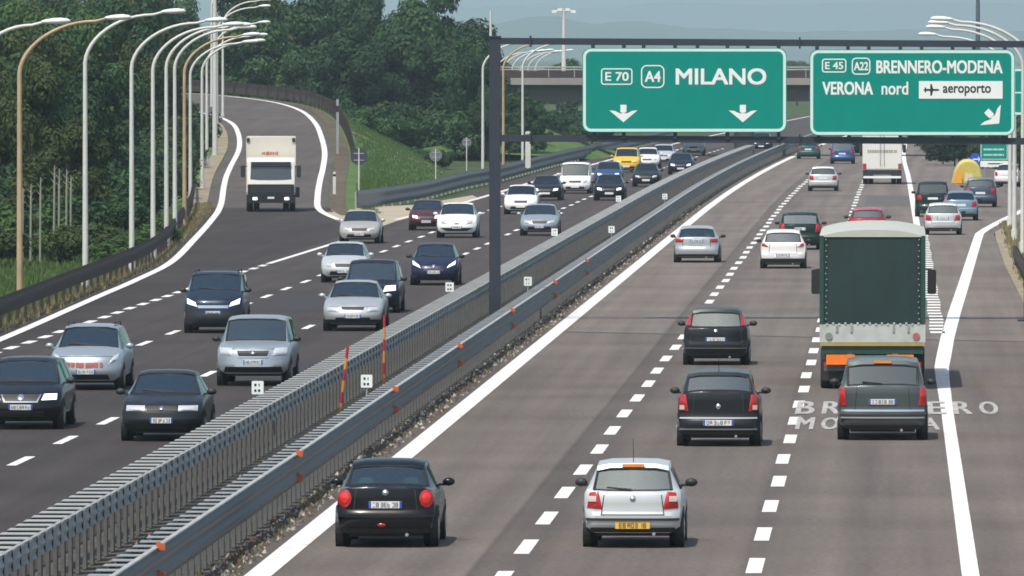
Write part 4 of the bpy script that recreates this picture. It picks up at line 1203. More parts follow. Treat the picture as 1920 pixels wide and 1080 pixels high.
# green tilt lorry seen from behind ; local -y is the rear
Yl = 254.0
lorry = thing('lorry', 'green canvas-sided lorry with pale roof and orange rear plates', 'lorry', (xat(1636, Yl), Yl, 0))
W, LL = 2.52, 13.2
z0, z1 = 1.56, 3.66
mb = MB(); mb.box((0, LL / 2 + .02, (z0 + z1) / 2), (W - .06, LL, z1 - z0)); mb.build('tarpaulin', TARPS, lorry)
mb = MB()                                                            # rear curtain with slight folds
rows = []
for i in range(9):
    z = z0 - .06 + (z1 - z0 + .06) * i / 8
    rows.append([(-W / 2 + .10 + (W - .20) * j / 24, -.03 - .004 * math.sin(j * 1.9 + i * .35) - .03 * math.sin(PI * i / 8) * math.sin(PI * j / 24), z) for j in range(25)])
mb.grid(rows); mb.build('rear_curtain', TARP, lorry, smooth=60)
mb = MB(); rows = []
for i in range(13):                                                   # arched roof
    a = -1 + 2 * i / 12; x = a * W / 2; z = z1 + .16 * (1 - abs(a) ** 2.6)
    rows.append([(x, -.06, z - .02), (x, .35, z + .02), (x, LL * .5, z + .05), (x, LL, z)])
mb.grid(rows)
mb.grid([[(r[0][0], -.062, z1 - .03), r[0]] for r in rows]); mb.build('roof', ROOFT, lorry, smooth=50)
for s in (-1, 1):
    mb = MB(); mb.box((s * (W / 2 - .05), -.01, (z0 + z1) / 2), (.10, .12, z1 - z0)); p = mb.build('corner_post', GREENF, lorry)
    mb = MB()
    for k in range(15): mb.disc((s * (W / 2 - .15 - .02 * (k % 2)), -.062, z0 + .12 + k * .135), .017, .02, 'y', 8)
    mb.build('eyelet', GALV, p)
for k in range(16):
    mb = MB(); mb.box((-W / 2 + .18 + k * .145, -.065, z0 - .005 + .02 * (k % 2)), (.05, .03, .045)); mb.build('strap', BOARD, lorry)
mb = MB(); mb.rbox((0, -.01, 1.335), (W, .10, .43), .02); tb = mb.build('tailboard', BOARD, lorry)
for s in (-1, 1):
    mb = MB(); mb.disc((s * (W / 2 - .22), -.075, 1.27), .085, .03, 'y', 16); mb.build('reflector', plain('pinkish reflector', (.42, .12, .10), .4) if s > 0 else plain('grey reflector', (.22, .24, .22), .4), tb)
    for k in range(2):
        mb = MB(); mb.box((s * (.5 + k * .35), -.075, 1.45), (.05, .03, .16)); mb.build('latch', GALV, tb)
mb = MB(); mb.box((0, -.04, 1.075), (W - .04, .09, .075)); mb.build('stripe', OLIVE, lorry)
mb = MB(); mb.box((0, .02, .94), (W - .1, .10, .185)); mb.build('rear_beam', GREENF, lorry)
for x0, x1 in ((-1.10, -.42), (.34, .98)):
    mb = MB(); mb.box(((x0 + x1) / 2, .0, .71), (x1 - x0, .04, .24)); mb.build('marker_plate', FLUO, lorry)
mb = MB(); mb.box((0, .12, .50), (W - .2, .12, .12)); mb.box((-.7, .16, .64), (.10, .1, .4)); mb.box((.7, .16, .64), (.10, .1, .4)); mb.build('underrun_bar', GALVB, lorry)
for s in (-1, 1):
    mb = MB(); mb.box((s * .95, .10, .585), (.42, .06, .12)); mb.build('tail_light', RED, lorry)
    mb = MB(); mb.box((s * (W / 2 - .30), .48, .45), (.50, .03, .50)); mb.build('mudflap', TRIM, lorry)
mb = MB(); mb.box((0, LL / 2, .95), (.95, LL - .4, .30)); mb.box((0, LL / 2, 1.30), (W - .1, LL - .1, .40)); mb.build('chassis', GREENF, lorry)
for y in (1.05, 2.40, LL - 1.6, LL + 1.2): axle(lorry, y, W, .48, y < 5)
mb = MB(); mb.rbox((0, LL + 1.2, 1.75), (2.35, 2.0, 2.3), .12); mb.build('cab', CABD, lorry)
for s in (-1, 1):
    mb = MB(); mb.rbox((s * (W / 2 + .20), LL + 1.5, 2.25), (.22, .12, .62), .05); mb.tube([(s * 1.15, LL + 1.6, 2.6), (s * (W / 2 + .2), LL + 1.5, 2.55)], .02, 6); mb.build('wing_mirror', TRIM, lorry)

def box_truck_front():
    Yt = 537.0; X = xat(508, Yt)
    t = thing('lorry', 'white box lorry with lit headlights coming down the slip road', 'lorry', (X, Yt, .02), .055)
    W = 2.5
    mb = MB(); mb.rbox((0, 4.6, 2.28), (W, 6.2, 2.95), .05); bx = mb.build('box_body', CREAM, t, smooth=30)
    mb = MB()
    for s in (-1, 1): mb.rbox((s * (W / 2 - .10), 1.46, 3.60), (.16, .05, .2), .04)
    mb.build('corner_cap', TRIM, bx)
    mb = MB()                                                        # worn red lettering strip, unreadable
    rnd = random.Random(4); x = -.42
    while x < .40:
        w = rnd.uniform(.05, .11); mb.box((x, 1.485, 2.93), (w, .012, rnd.uniform(.10, .17))); x += w + .03
    mb.build('lettering', plain('faded red lettering', (.50, .10, .08), .6), bx)
    mb = MB()                                                        # cab
    prof = [(1.20, .52), (.02, .52), (0, .80), (.0, 1.36), (.06, 1.60), (.22, 2.50), (.42, 2.66), (1.30, 2.72), (1.36, 1.6)]
    rows = [[(-W / 2 + .08 + (.05 if k else 0) * 0, y, z) for k, (y, z) in enumerate(prof)], [(W / 2 - .08, y, z) for y, z in prof]]
    mb.grid([[(-W / 2 + .06, y, z) for y, z in prof], [(-W / 2 + .14, y - .03, z) for y, z in prof], [(W / 2 - .14, y - .03, z) for y, z in prof], [(W / 2 - .06, y, z) for y, z in prof]], closed=True)
    for s in (-1, 1): mb.add([(s * (W / 2 - .06), y, z) for y, z in prof], [tuple(range(len(prof)))])
    cab = mb.build('cab', CABW, t, smooth=35)
    mb = MB(); mb.grid([[(-1.04, .02, 1.64), (-.6, .0, 1.62), (0, -.005, 1.62), (.6, .0, 1.62), (1.04, .02, 1.64)], [(-1.0, .155, 2.46), (-.6, .14, 2.48), (0, .13, 2.48), (.6, .14, 2.48), (1.0, .155, 2.46)]])
    mb.build('windscreen', plain('lorry windscreen', (.06, .075, .085), .08, .0, coat=.5), t, smooth=60)
    mb = MB(); mb.box((0, .10, 2.40), (2.0, .16, .22)); mb.build('sun_visor', plain('smoked visor', (.03, .035, .05), .3), t)
    mb = MB(); mb.rbox((0, -.03, 1.10), (2.34, .06, .56), .03)
    gr = mb.build('grille', CABD, t)
    mb = MB()
    for k in range(4): mb.box((0, -.06, 1.00 + k * .09), (2.0, .012, .02))
    mb.build('grille_bar', GALVB, gr)
    mb = MB(); mb.rbox((0, -.10, .66), (2.40, .22, .44), .06); bp = mb.build('bumper', CABD, t, smooth=30)
    for s in (-1, 1):
        mb = MB(); mb.rbox((s * .80, -.215, .66), (.24, .03, .15), .04); mb.build('headlight', HEADON, t)
        mb = MB(); mb.rbox((s * (W / 2 + .16), .35, 2.02), (.22, .12, .60), .05); mb.tube([(s * 1.12, .4, 2.3), (s * (W / 2 + .15), .36, 2.26)], .02, 6); mb.build('wing_mirror', TRIM, t)
        mb = MB(); mb.tube([(s * .2 - .3, .03, 1.68), (s * .2 + .25, .06, 1.76)], .014, 5); mb.build('wiper', TRIM, t)
    mb = MB(); mb.rbox((0, -.222, .70), (.34, .02, .10), .02); mb.build('number_plate', PLATE, t)
    mb = MB(); mb.box((0, 4.5, .72), (.9, 6.4, .3)); mb.box((W / 2 + .05, 2.5, .95), (.3, .9, .5)); mb.build('chassis', CABD, t)
    axle(t, 1.05, W, .5, False); axle(t, 5.9, W, .5)
box_truck_front()

def white_truck_rear():
    Yt = 652.0; X = xat(1654, Yt)
    t = thing('lorry', 'tall white box lorry seen from behind under the BRENNERO-MODENA sign', 'lorry', (X, Yt, 0), 0)
    W = 2.40
    mb = MB(); mb.rbox((0, 3.6, 2.25), (W, 7.2, 2.75), .04); b = mb.build('box_body', CABW, t, smooth=30)
    for s in (-1, 1):
        mb = MB(); mb.rbox((s * W / 4, -.02, 2.2), (W / 2 - .05, .05, 2.5), .03); d = mb.build('door', CABW, t, smooth=30)
        mb = MB(); mb.tube([(s * .12, -.07, 1.1), (s * .12, -.07, 3.3)], .022, 6); mb.build('lock_rod', GALV, d)
    mb = MB(); rnd = random.Random(5); x = -.85                       # faint unreadable dark lettering
    while x < .85:
        w = rnd.uniform(.06, .13); mb.box((x, -.055, 2.02), (w, .012, .17)); x += w + .035
    mb.build('lettering', plain('faint grey lettering', (.33, .33, .28), .6), b)
    for s in (-1, 1):
        mb = MB(); mb.rbox((s * (W / 2 - .12), -.05, 1.10), (.22, .05, .34), .03); mb.build('tail_light', RED if s < 0 else plain('brown lens', (.22, .11, .05), .3), t)
    mb = MB(); mb.box((0, .05, .72), (W - .05, .12, .26)); mb.build('rear_beam', TRIM, t)
    mb = MB(); mb.rbox((0, -.04, .44), (W - .1, .10, .14), .03); mb.build('underrun_bar', SIGNW, t)
    mb = MB(); mb.box((0, 4.2, .78), (.9, 8, .3)); mb.build('chassis', TRIM, t)
    axle(t, 1.3, W, .45); axle(t, 7.8, W, .45, False)
    mb = MB(); mb.rbox((0, 8.2, 1.6), (2.2, 1.8, 2.0), .1); mb.build('cab', CABW, t)
    for s in (-1, 1):
        mb = MB(); mb.rbox((s * (W / 2 + .16), 8.6, 2.1), (.2, .1, .5), .04); mb.tube([(s * 1.0, 8.6, 2.3), (s * (W / 2 + .15), 8.6, 2.3)], .02, 6); mb.build('wing_mirror', TRIM, t)
white_truck_rear()

# red strip on the nose of the silver estate
mb = MB(); rnd = random.Random(9); x = -.42
while x < .40:
    w = rnd.uniform(.06, .12); mb.box((x, -2.25 + .02 + .10 * abs(x), .60 + .03 * abs(x)), (w, .06, .10)); x += w + .025
mb.build('nose_strip', plain('faded red strip', (.55, .16, .12), .5), r_)
mb = MB(); mb.disc((0, -1.72, 1.6), .01, .01, 'y', 6)

# ------------------------------------------------------------------ lamp posts
def lamp_meshes(H, arm, mat, seg=12):
    """pole (tapered, curving over into the arm), local +x is the arm side."""
    path = [(0, 0, 0), (0, 0, H * .4), (0, 0, H - 1.75)]
    rads = [.105, .088, .072]
    for k in range(1, seg + 1):
        t = k / seg * PI / 2
        path.append(((arm - .35) * (1 - math.cos(t)) ** .92, 0, H - 1.75 + 1.66 * math.sin(t))); rads.append(.072 - .025 * k / seg)
    path.append((arm, 0, H + .0)); rads.append(.042)
    mb = MB(); mb.tube(path, rads, 10)
    mb.tube([(0, 0, 0), (0, 0, .5)], .14, 10)
    return mb
def lamp_head(H, arm):
    mb = MB(); rows = []
    for k, (x, r, zz) in enumerate([(-.05, .045, 0), (.06, .09, 0), (.25, .125, .01), (.50, .135, .02), (.70, .10, .02), (.78, .03, .02)]):
        rows.append([(arm + x, r * 1.15 * math.cos(2 * PI * j / 10), H + .02 + zz + r * .72 * math.sin(2 * PI * j / 10)) for j in range(10)])
    mb.grid(rows, closed=True); return mb
def lamp(X, Y, z, H, arm, side, label, mat=POLE, group=None, tilt=0.0):
    t = thing('street_lamp', label, 'street lamp', (X, Y, z), 0 if side > 0 else PI, group)
    t.rotation_euler[2] += tilt
    p = lamp_meshes(H, arm, mat).build('pole', mat, t, smooth=60)
    lamp_head(H, arm).build('lamp_head', LAMPH, t, smooth=60)
    return t
GL = 'street lamps along the slip road'
nearl = [(37, 335, 9.15, 2.75, POLER, 'rust-stained street lamp with an orange-brown arm, first full pole beside the slip road'),
         (160, 362, 9.45, 2.65, POLE, 'pale street lamp, next after the rust-stained one'),
         (247, 391, 9.25, 2.75, POLE, 'pale street lamp standing third in the row beside the slip road'),
         (287, 412, 9.15, 2.75, POLE, 'pale street lamp standing fourth in the row beside the slip road'),
         (312, 439, 9.20, 2.75, POLE, 'pale street lamp standing fifth in the row beside the slip road'),
         (328, 458, 9.15, 2.75, POLE, 'pale street lamp standing sixth in the row beside the slip road'),
         (346, 492, 8.9, 2.75, POLER, 'stained street lamp standing seventh in the row beside the slip road')]
for px, Y, H, arm, m, lab in nearl: lamp(xat(px, Y), Y, -.05, H, arm, 1, lab, m, GL)
lamp(xat(-60, 308), 308, -.05, 8.95, 2.2, 1, 'street lamp whose head alone reaches into the photo at the left edge', POLE, GL)
lab = 'slender street lamp in the crowded far group on the slip road bend'
for px, Y, zb_, H, arm in ((357, 560, .0, 8.6, 2.8), (379, 600, .3, 8.4, 2.8), (388, 640, 1.2, 7.9, 2.9), (401, 690, 2.0, 8.0, 2.9), (407, 725, 2.6, 8.6, 2.9), (418, 760, 3.2, 8.6, 2.7), (397, 790, 3.6, 9.6, 2.9)):
    lamp(xat(px, Y), Y, zb_, H, arm, 1, lab, POLE, 'far street lamps on the slip road bend')
# tall pole behind the group
t = thing('mast', 'tall thick pale mast rising out of frame among the slip road lamps', 'mast', (xat(403, 665), 665, 1.2))
mb = MB(); mb.tube([(0, 0, 0), (0, 0, 8), (0, 0, 14.5)], [.17, .13, .08], 10); mb.build('pole', POLE, t, smooth=60)
mb = MB(); mb.box((0, 0, 14.5), (1.6, .1, .12)); mb.ell((-.8, 0, 14.45), (.35, .2, .12)); mb.ell((.8, 0, 14.45), (.35, .2, .12)); mb.build('lamp_head', LAMPH, t)
# beyond the gore, along the inbound carriageway
lab = 'distant street lamp in the row along the inbound carriageway behind the gantry post'
for k, Y in enumerate((675, 705, 735)):
    lamp(-26.6 + sh(Y), Y, 0, 8.75, 2.9, 1, lab, POLER if k == 1 else POLE, 'street lamps along the inbound carriageway')
lab = 'faint street lamp beyond the overpass, only its head above the railing'
for k, px in enumerate((928, 944, 960, 976, 990, 1004)):
    Y = 872 + k * 30
    lamp(xat(px, Y), Y, 0, 8.15 + .06 * (k % 3), 2.9, 1, lab, POLE, 'street lamps beyond the overpass')
# right side
rl = [(395, 5.05, 9.25, 3.0, 'white street lamp on the right whose pole stands just out of frame'), (425, 5.05, 9.2, 3.0, 'white street lamp on the right, pole at the very edge of the photo'),
      (455, 5.05, 9.1, 3.0, 'white street lamp on the right, middle pole of the three beside the pale verge'), (487, 5.2, 8.85, 3.4, 'white street lamp on the right, lowest head above the gantry beam')]
for Y, X, H, arm, lab in rl: lamp(X, Y, 0, H, arm, -1, lab, POLE, 'street lamps on the right verge')
# far masts
def mast(px, Y, top, r, label, heads, mat=POLE, z=0):
    t = thing('mast', label, 'mast', (xat(px, Y), Y, z)); H = yp(px, top, Y).z - z
    mb = MB(); mb.tube([(0, 0, 0), (0, 0, H)], [r * 1.5, r * .8], 8); mb.build('pole', mat, t, smooth=60)
    if heads:
        mb = MB()
        for s in (-1, -.4, .4, 1): mb.rbox((s * heads, 0, H - .15 + .25 * (1 - abs(s))), (heads * .5, .4, .22), .06)
        mb.tube([(-heads, 0, H - .1), (heads, 0, H - .1)], .06, 6); mb.build('lamp_head', LAMPH, t)
    return t
mast(920, 900, 20, .13, 'thin pale pole rising beside the top of the gantry post', 0)
mast(398, 1000, -40, .13, 'thin pale pole against the hazy gap between the trees', 0)
mast(1833, 900, -60, .18, 'dark mast rising out of frame above the right lamp heads', 0, plain('dark mast paint', (.08, .11, .13), .6))

# ------------------------------------------------------------------ small signs
def disc_sign(px, ybase, ytop, Y, r, label, face=SIGNBACK):
    b = yp(px, ybase, Y); tp = yp(px, ytop, Y)
    t = thing('round_sign', label, 'road sign', (b.x, Y, b.z - .6), 0, 'round signs seen from behind')
    h = tp.z - b.z + .6
    mb = MB(); mb.tube([(0, -.05, 0), (0, -.05, h)], .035, 8); mb.build('pole', POLE, t)
    mb = MB(); mb.disc((0, 0, h - r), r, .02, 'y', 24); mb.build('disc', face, t)
    mb = MB(); mb.box((0, -.03, h - r * .6), (r * 1.2, .02, .05)); mb.box((0, -.03, h - r * 1.4), (r * 1.2, .02, .05)); mb.build('bracket', GALV, t)
disc_sign(673, 366, 278, 552, .44, 'dark back of a round road sign on a pole in front of the grass slope')
disc_sign(817, 332, 279, 610, .36, 'grey back of a round road sign standing behind the gore guard rail', plain('paler sign back', (.16, .18, .20), .6))
disc_sign(875, 302, 258, 668, .30, 'small round sign back beside the first lamp of the inbound row', plain('paler sign back', (.16, .18, .20), .6))
def post(px, yb, yt, Y, w, label, name='marker_post', mat=POLE, cat='post'):
    b = yp(px, yb, Y); tp = yp(px, yt, Y)
    t = thing(name, label, cat, (b.x, Y, b.z - .25)); h = tp.z - b.z + .25
    mb = MB(); mb.rbox((0, 0, h / 2), (w, w * .8, h), w * .3); mb.build('shaft', mat, t)
    mb = MB(); mb.rbox((0, -.001, h * .88), (w * 1.04, w * .84, h * .08), w * .3); mb.build('band', SIGNK, t)
post(633, 330, 186, 668, .16, 'grey square post standing at the outside of the slip road bend', 'tall_post', GALV)
post(627, 368, 322, 585, .16, 'short white marker post at the foot of the grass slope')
post(990, 308, 246, 690, .34, 'thick white post beside the far inbound guard rail', 'tall_post')
# exit signs
Ys = 692
a = yp(1838, 300, Ys); b = yp(1890, 268, Ys)
t = thing('exit_sign', 'small green exit sign with a white panel below, beyond the crash cushion', 'road sign', ((a.x + b.x) / 2, Ys, 0))
w = b.x - a.x
mb = MB(); mb.rbox((0, 0, (a.z + b.z) / 2), (w, .05, b.z - a.z), .06); p = mb.build('sign_panel', SIGNG, t)
mb = MB(); frame_into(mb, -w / 2 + .03, w / 2 - .03, a.z + .03, b.z - .03, .06, .04, -.03)
for r in (.3, .62):
    rnd = random.Random(3); x = -w * .36
    while x < w * .34:
        q = rnd.uniform(.05, .1); mb.box((x, -.03, a.z + (b.z - a.z) * r), (q, .01, .12)); x += q + .04
mb.build('border', SIGNB, p)
mb = MB(); mb.rbox((0, 0, a.z - .25), (w, .05, .40), .05); p = mb.build('white_panel', SIGNW, t)
mb = MB(); mb.box((.1, -.03, a.z - .24), (w * .55, .01, .07)); mb.build('panel_mark', SIGNK, p)
for s in (-1, 1):
    mb = MB(); mb.tube([(s * w * .35, .05, 0), (s * w * .35, .05, b.z)], .04, 8); mb.build('post', GALV, t)
Yb = 668
c = yp(1829, 298, Yb)
t = thing('arrow_sign', 'round blue sign with a white arrow above the crash cushion', 'road sign', (c.x, Yb, 0))
mb = MB(); mb.disc((0, 0, c.z), .36, .03, 'y', 24); dsc = mb.build('disc', SIGNBL, t)
mb = MB(); mb.box((0, -.02, c.z - .02), (.32, .01, .08)); mb.add([(.18, -.021, c.z - .20), (.18, -.021, c.z + .16), (.30, -.021, c.z - .02)], [(0, 1, 2)]); mb.build('arrow', SIGNW, dsc)
mb = MB(); mb.tube([(0, .05, 0), (0, .05, c.z)], .04, 8); mb.build('post', GALV, t)
Yc = 655
c = yp(1815, 348, Yc)
t = thing('crash_cushion', 'yellow dome-shaped crash cushion with an orange flank at the exit gore', 'crash cushion', (c.x, Yc, 0))
mb = MB(); rows = []
for i in range(7):
    y = .0 + i * .45; k = 1 + .02 * i
    rows.append([((-.9 + 1.8 * j / 12) * k, y + .25 * abs(-1 + j / 6) ** 2, .02 + 1.32 * k * (max(0, 1 - abs(-1 + j / 6) ** 2.4)) ** .62) for j in range(13)])
mb.grid(rows); mb.add(rows[0], [tuple(range(13))])
sh_ = mb.build('shell', plain('yellow plastic shell', (.74, .62, .14), .45, noise=.2), t, smooth=50)
mb = MB(); mb.add([(-.86, -.02, .03), (-.36, -.02, .03), (-.42, -.02, .75), (-.70, -.02, .80)], [(0, 1, 2, 3)]); mb.build('orange_panel', plain('orange panel', (.85, .36, .03), .45), sh_)
mb = MB(); mb.add([(-.22, -.02, .16), (.34, -.02, .16), (.26, -.02, .62), (-.16, -.02, .66)], [(0, 1, 2, 3)]); mb.build('grey_panel', plain('pale yellow panel', (.66, .62, .40), .45), sh_)
# green sign panel at the right edge, farther on
Yr = 452
a = yp(1898, 216, Yr); b = yp(2010, 128, Yr)
t = thing('motorway_sign', 'pale-bordered green sign only partly in view at the right edge', 'road sign', ((a.x + b.x) / 2 , Yr, 0))
w, h = b.x - a.x, b.z - a.z
mb = MB(); mb.rbox((0, 0, (a.z + b.z) / 2), (w, .06, h), .15); mb.build('sign_panel', SIGNG, t)
mb = MB(); frame_into(mb, -w / 2 + .02, w / 2 - .02, a.z + .02, b.z - .02, .15, .10, -.036); mb.box((0, -.036, a.z + h * .48), (w - .2, .006, .06)); mb.build('border', SIGNB, t)
for s in (-1, 1):
    mb = MB(); mb.tube([(s * w * .3, .1, 0), (s * w * .3, .1, b.z)], .08, 8); mb.build('post', GALV, t)

# ------------------------------------------------------------------ overpass
YB = 830.0
br = thing('overpass_bridge', 'concrete road bridge crossing the motorway behind the green signs', 'bridge', (0, YB, 0))
zb0, zb1, zd, zp = yp(1300, 190, YB).z, yp(1300, 159, YB).z, yp(1300, 147, YB).z, yp(1300, 126, YB).z
XL, XRt = -31.0, 42.0
mb = MB(); [mb.box(((XL + XRt) / 2, yy, (zb0 + zb1) / 2), (XRt - XL, .5, zb1 - zb0)) for yy in (.6, 4.5, 8.4)]; mb.build('girder', CONCD, br)
mb = MB(); mb.box(((XL + XRt) / 2, 4.5, (zb1 + zd) / 2), (XRt - XL, 10.4, zd - zb1)); mb.build('deck', CONC, br)
mb = MB(); mb.box(((XL + XRt) / 2, -.45, zd + .30), (XRt - XL, .10, .56)); mb.build('parapet', plain('dark maroon parapet', (.05, .032, .038), .7, noise=.35, scale=.3), br)
mb = MB()
for z in (zd + .68, zp): mb.tube([(XL, -.48, z), (XRt, -.48, z)], .05, 6)
x = XL
while x < XRt: mb.box((x, -.48, zd + .5), (.06, .06, zp - zd)); x += 2.0
mb.build('railing', GALVL, br)
xc = xat(1395, YB + 4)
mb = MB(); mb.tube([(xc, 4.5, 0), (xc, 4.5, zb0 + .1)], .78, 20); mb.box((xc, 4.5, zb0 - .2), (1.4, 8, .5)); mb.build('pier', CONC, br, smooth=50)
mast(1057, YB + 6, 18, .13, 'tall floodlight mast standing on the overpass, left of the MILANO sign', .75, POLE, zd)
# abutment slopes
for s, x0, x1 in ((-1, -31.0, -22.0), (1, 20.0, 30)):
    mb = MB(); rows = []
    for i in range(9):
        y = YB - 26 + i * 8
        hgt = max(0, 1 - (abs(y - YB - 6) / 34) ** 2.2) * (zb0 - .2)
        if s < 0: rows.append([(-37, y, -.05), (x0 - 3, y, hgt * .9), (x0, y, hgt * .96), (x1 - 3, y, hgt * .3), (x1, y, -.05)])
        else: rows.append([(x0, y, -.05), (x0 + 3, y, hgt * .3), (x1, y, hgt * .96), (x1 + 2, y, hgt), (90, y, hgt + .2)])
    mb.grid(rows); struct(mb.build('embankment', SLOPE, smooth=60))

# ------------------------------------------------------------------ vegetation
def leaf_mat(name, c1, c2, c3):
    m, N, L, b = nodes(name)
    b.inputs['Roughness'].default_value = .6; b.inputs['Specular IOR Level'].default_value = .25
    g = N.new('ShaderNodeNewGeometry'); oi = N.new('ShaderNodeObjectInfo')
    r = N.new('ShaderNodeValToRGB'); e = r.color_ramp.elements
    e[0].position = 0; e[0].color = c1 + (1,); e[1].position = .55; e[1].color = c2 + (1,); q = e.new(1.0); q.color = c3 + (1,)
    ad = N.new('ShaderNodeMath'); ad.operation = 'MULTIPLY_ADD'; ad.inputs[1].default_value = .55
    m2 = N.new('ShaderNodeMath'); m2.operation = 'MULTIPLY'; m2.inputs[1].default_value = .45
    L.new(oi.outputs['Random'], m2.inputs[0])
    L.new(g.outputs['Random Per Island'], ad.inputs[0]); L.new(m2.outputs[0], ad.inputs[2]); L.new(ad.outputs[0], r.inputs[0])
    L.new(r.outputs[0], b.inputs['Base Color'])
    out = N['Material Output']; tr = N.new('ShaderNodeBsdfTranslucent'); L.new(r.outputs[0], tr.inputs[0])
    mx = N.new('ShaderNodeMixShader'); mx.inputs[0].default_value = .22
    L.new(b.outputs[0], mx.inputs[1]); L.new(tr.outputs[0], mx.inputs[2]); L.new(mx.outputs[0], out.inputs[0])
    return m
LEAF_A = leaf_mat('dark broadleaf foliage', (.012, .032, .014), (.028, .072, .026), (.074, .152, .044))
LEAF_B = leaf_mat('olive brown foliage', (.028, .046, .013), (.052, .082, .020), (.110, .138, .036))
LEAF_C = leaf_mat('fresh green foliage', (.030, .070, .018), (.058, .12, .028), (.10, .17, .045))
BARK = plain('bark', (.06, .045, .035), .95, noise=.4, scale=3)
def crown(seed, n_clump, n_leaf, size, flat=1.0, cone=0.0, spread=.36):
    """leaf clumps spread through a unit crown (radius about 1, height about 2, base at z=0)."""
    rnd = random.Random(seed); mb = MB()
    cl = []
    for i in range(n_clump):
        while True:
            x, y, z = rnd.uniform(-1, 1), rnd.uniform(-1, 1), rnd.uniform(-1, 1)
            d = math.sqrt(x * x + y * y + z * z)
            if .35 < d < 1.0: break
        k = .78 / d * rnd.uniform(.62, 1.08) if rnd.random() < .8 else .5
        zz = z * k; w = 1 - cone * (zz + 1) * .5
        cl.append((x * k * w, y * k * w, 1 + zz * flat, spread * rnd.uniform(.55, 1.15)))
    tot = sum(c[3] ** 2 for c in cl)
    for cx, cy, cz, r in cl:
        m = int(n_leaf * r * r / tot)
        for q in range(m):
            a, u = rnd.uniform(0, 2 * PI), rnd.uniform(-.75, 1)
            rr = r * rnd.uniform(.55, 1.05); h = math.sqrt(max(0, 1 - u * u))
            p = Vector((cx + rr * h * math.cos(a), cy + rr * h * math.sin(a), cz + rr * u * .8))
            nrm = Vector((h * math.cos(a) + rnd.uniform(-.42, .42), h * math.sin(a) + rnd.uniform(-.42, .42), u + .25 + rnd.uniform(-.42, .42))).normalized()
            t = nrm.orthogonal().normalized(); t = Matrix.Rotation(rnd.uniform(0, 2 * PI), 3, nrm) @ t; b = nrm.cross(t)
            s = size * rnd.uniform(.6, 1.3)
            mb.add([p - t * s, p - b * s * .5 + nrm * s * .12, p + t * s, p + b * s * .5 + nrm * s * .12], [(0, 1, 2, 3)])
    return mb
def raw_mesh(mb, name, mat):
    me = bpy.data.meshes.new(name); me.from_pydata(mb.v, [], mb.f); me.materials.append(mat); me.update(); return me
def trunk_mesh(seed):
    rnd = random.Random(seed); mb = MB()
    mb.tube([(0, 0, -.1), (.02, .01, .4), (-.01, .02, .9), (.02, 0, 1.3)], [.075, .06, .05, .02], 8)
    for k in range(6):
        a = k * 1.05 + rnd.random(); z = .45 + .12 * k
        mb.tube([(0, 0, z), (.28 * math.cos(a), .28 * math.sin(a), z + .22), (.55 * math.cos(a), .55 * math.sin(a), z + .42)], [.032, .02, .008], 6)
    return raw_mesh(mb, 'trunk', BARK)
TRUNK = [trunk_mesh(1), trunk_mesh(2)]
CR = {}
for k, (mat, seeds) in {'a': (LEAF_A, (11, 12, 13)), 'b': (LEAF_B, (21, 22)), 'c': (LEAF_C, (31,))}.items():
    CR[k] = [raw_mesh(crown(s, 24, 11000, .040, 1.0, .2, .30), 'crown', mat) for s in seeds]
BUSH = {k: [raw_mesh(crown(s, 26, 3600, .085, .75, .0, .42), 'foliage', mat) for s in ss] for k, (mat, ss) in {'a': (LEAF_A, (41, 42)), 'b': (LEAF_B, (51, 52)), 'c': (LEAF_C, (61,))}.items()}
TR = random.Random(99)
def tree(x, y, z, h, r, kind, label, group, trunk_part=.22):
    t = thing('tree', label, 'tree', (x, y, z), TR.uniform(0, 6.28), group)
    t.scale = (1, 1, 1)
    c = bpy.data.objects.new('crown', TR.choice(CR[kind])); COL.objects.link(c); c.parent = t
    base = h * trunk_part * TR.uniform(.5, 1); c.location = (0, 0, base * .6); hh = (h - base * .6) / 2.12
    c.scale = (r, r * TR.uniform(.85, 1.1), hh)
    k = bpy.data.objects.new('trunk', TR.choice(TRUNK)); COL.objects.link(k); k.parent = t; k.scale = (r * .5, r * .5, h * .5)
    return t
def bush(x, y, z, h, r, kind, label, group):
    t = thing('bush', label, 'bush', (x, y, z), TR.uniform(0, 6.28), group)
    c = bpy.data.objects.new('foliage', TR.choice(BUSH[kind])); COL.objects.link(c); c.parent = t
    c.scale = (r, r * TR.uniform(.8, 1.1), h / 1.8); c.location = (0, 0, -h * .10)
    s = bpy.data.objects.new('stems', TRUNK[0]); COL.objects.link(s); s.parent = t; s.scale = (r * .5, r * .5, h * .5)
    return t
LT = 'dark broadleaf tree in the wood left of the slip road'
# wood on the left: rows going back from the lamps
def ramp_left(y): return interp([(a, b) for a, b in L_EDGE if a < 775], y)
for Y in range(432, 770, 24):
    k0 = 5.5 if Y > 540 else 4.5
    x = -(VX + 70) * Y / F
    while x < ramp_left(Y) - k0:
        px = VX + x * F / Y; k = TR.random()
        ytop = interp([(-100, -40), (250, -30), (318, 0), (345, 30), (372, 80), (395, 160), (415, 215), (440, 235)], px) + TR.uniform(-14, 26)
        h = HC + (VY - ytop) * Y / F
        if Y < 480: h *= .42 + .2 * TR.random()
        elif Y < 530: h *= .75 + .2 * TR.random()
        h = max(2.5, h - rz_(Y) * .5)
        tree(x + TR.uniform(-.8, .8), Y + TR.uniform(-9, 9), rz_(Y) * .5 - .1, h, min(4.4, max(1.7, h * TR.uniform(.26, .36))), 'a' if k < .55 else ('b' if k < .8 else 'c'), LT, 'trees in the wood left of the slip road', .12)
        x += TR.uniform(3.2, 4.2)
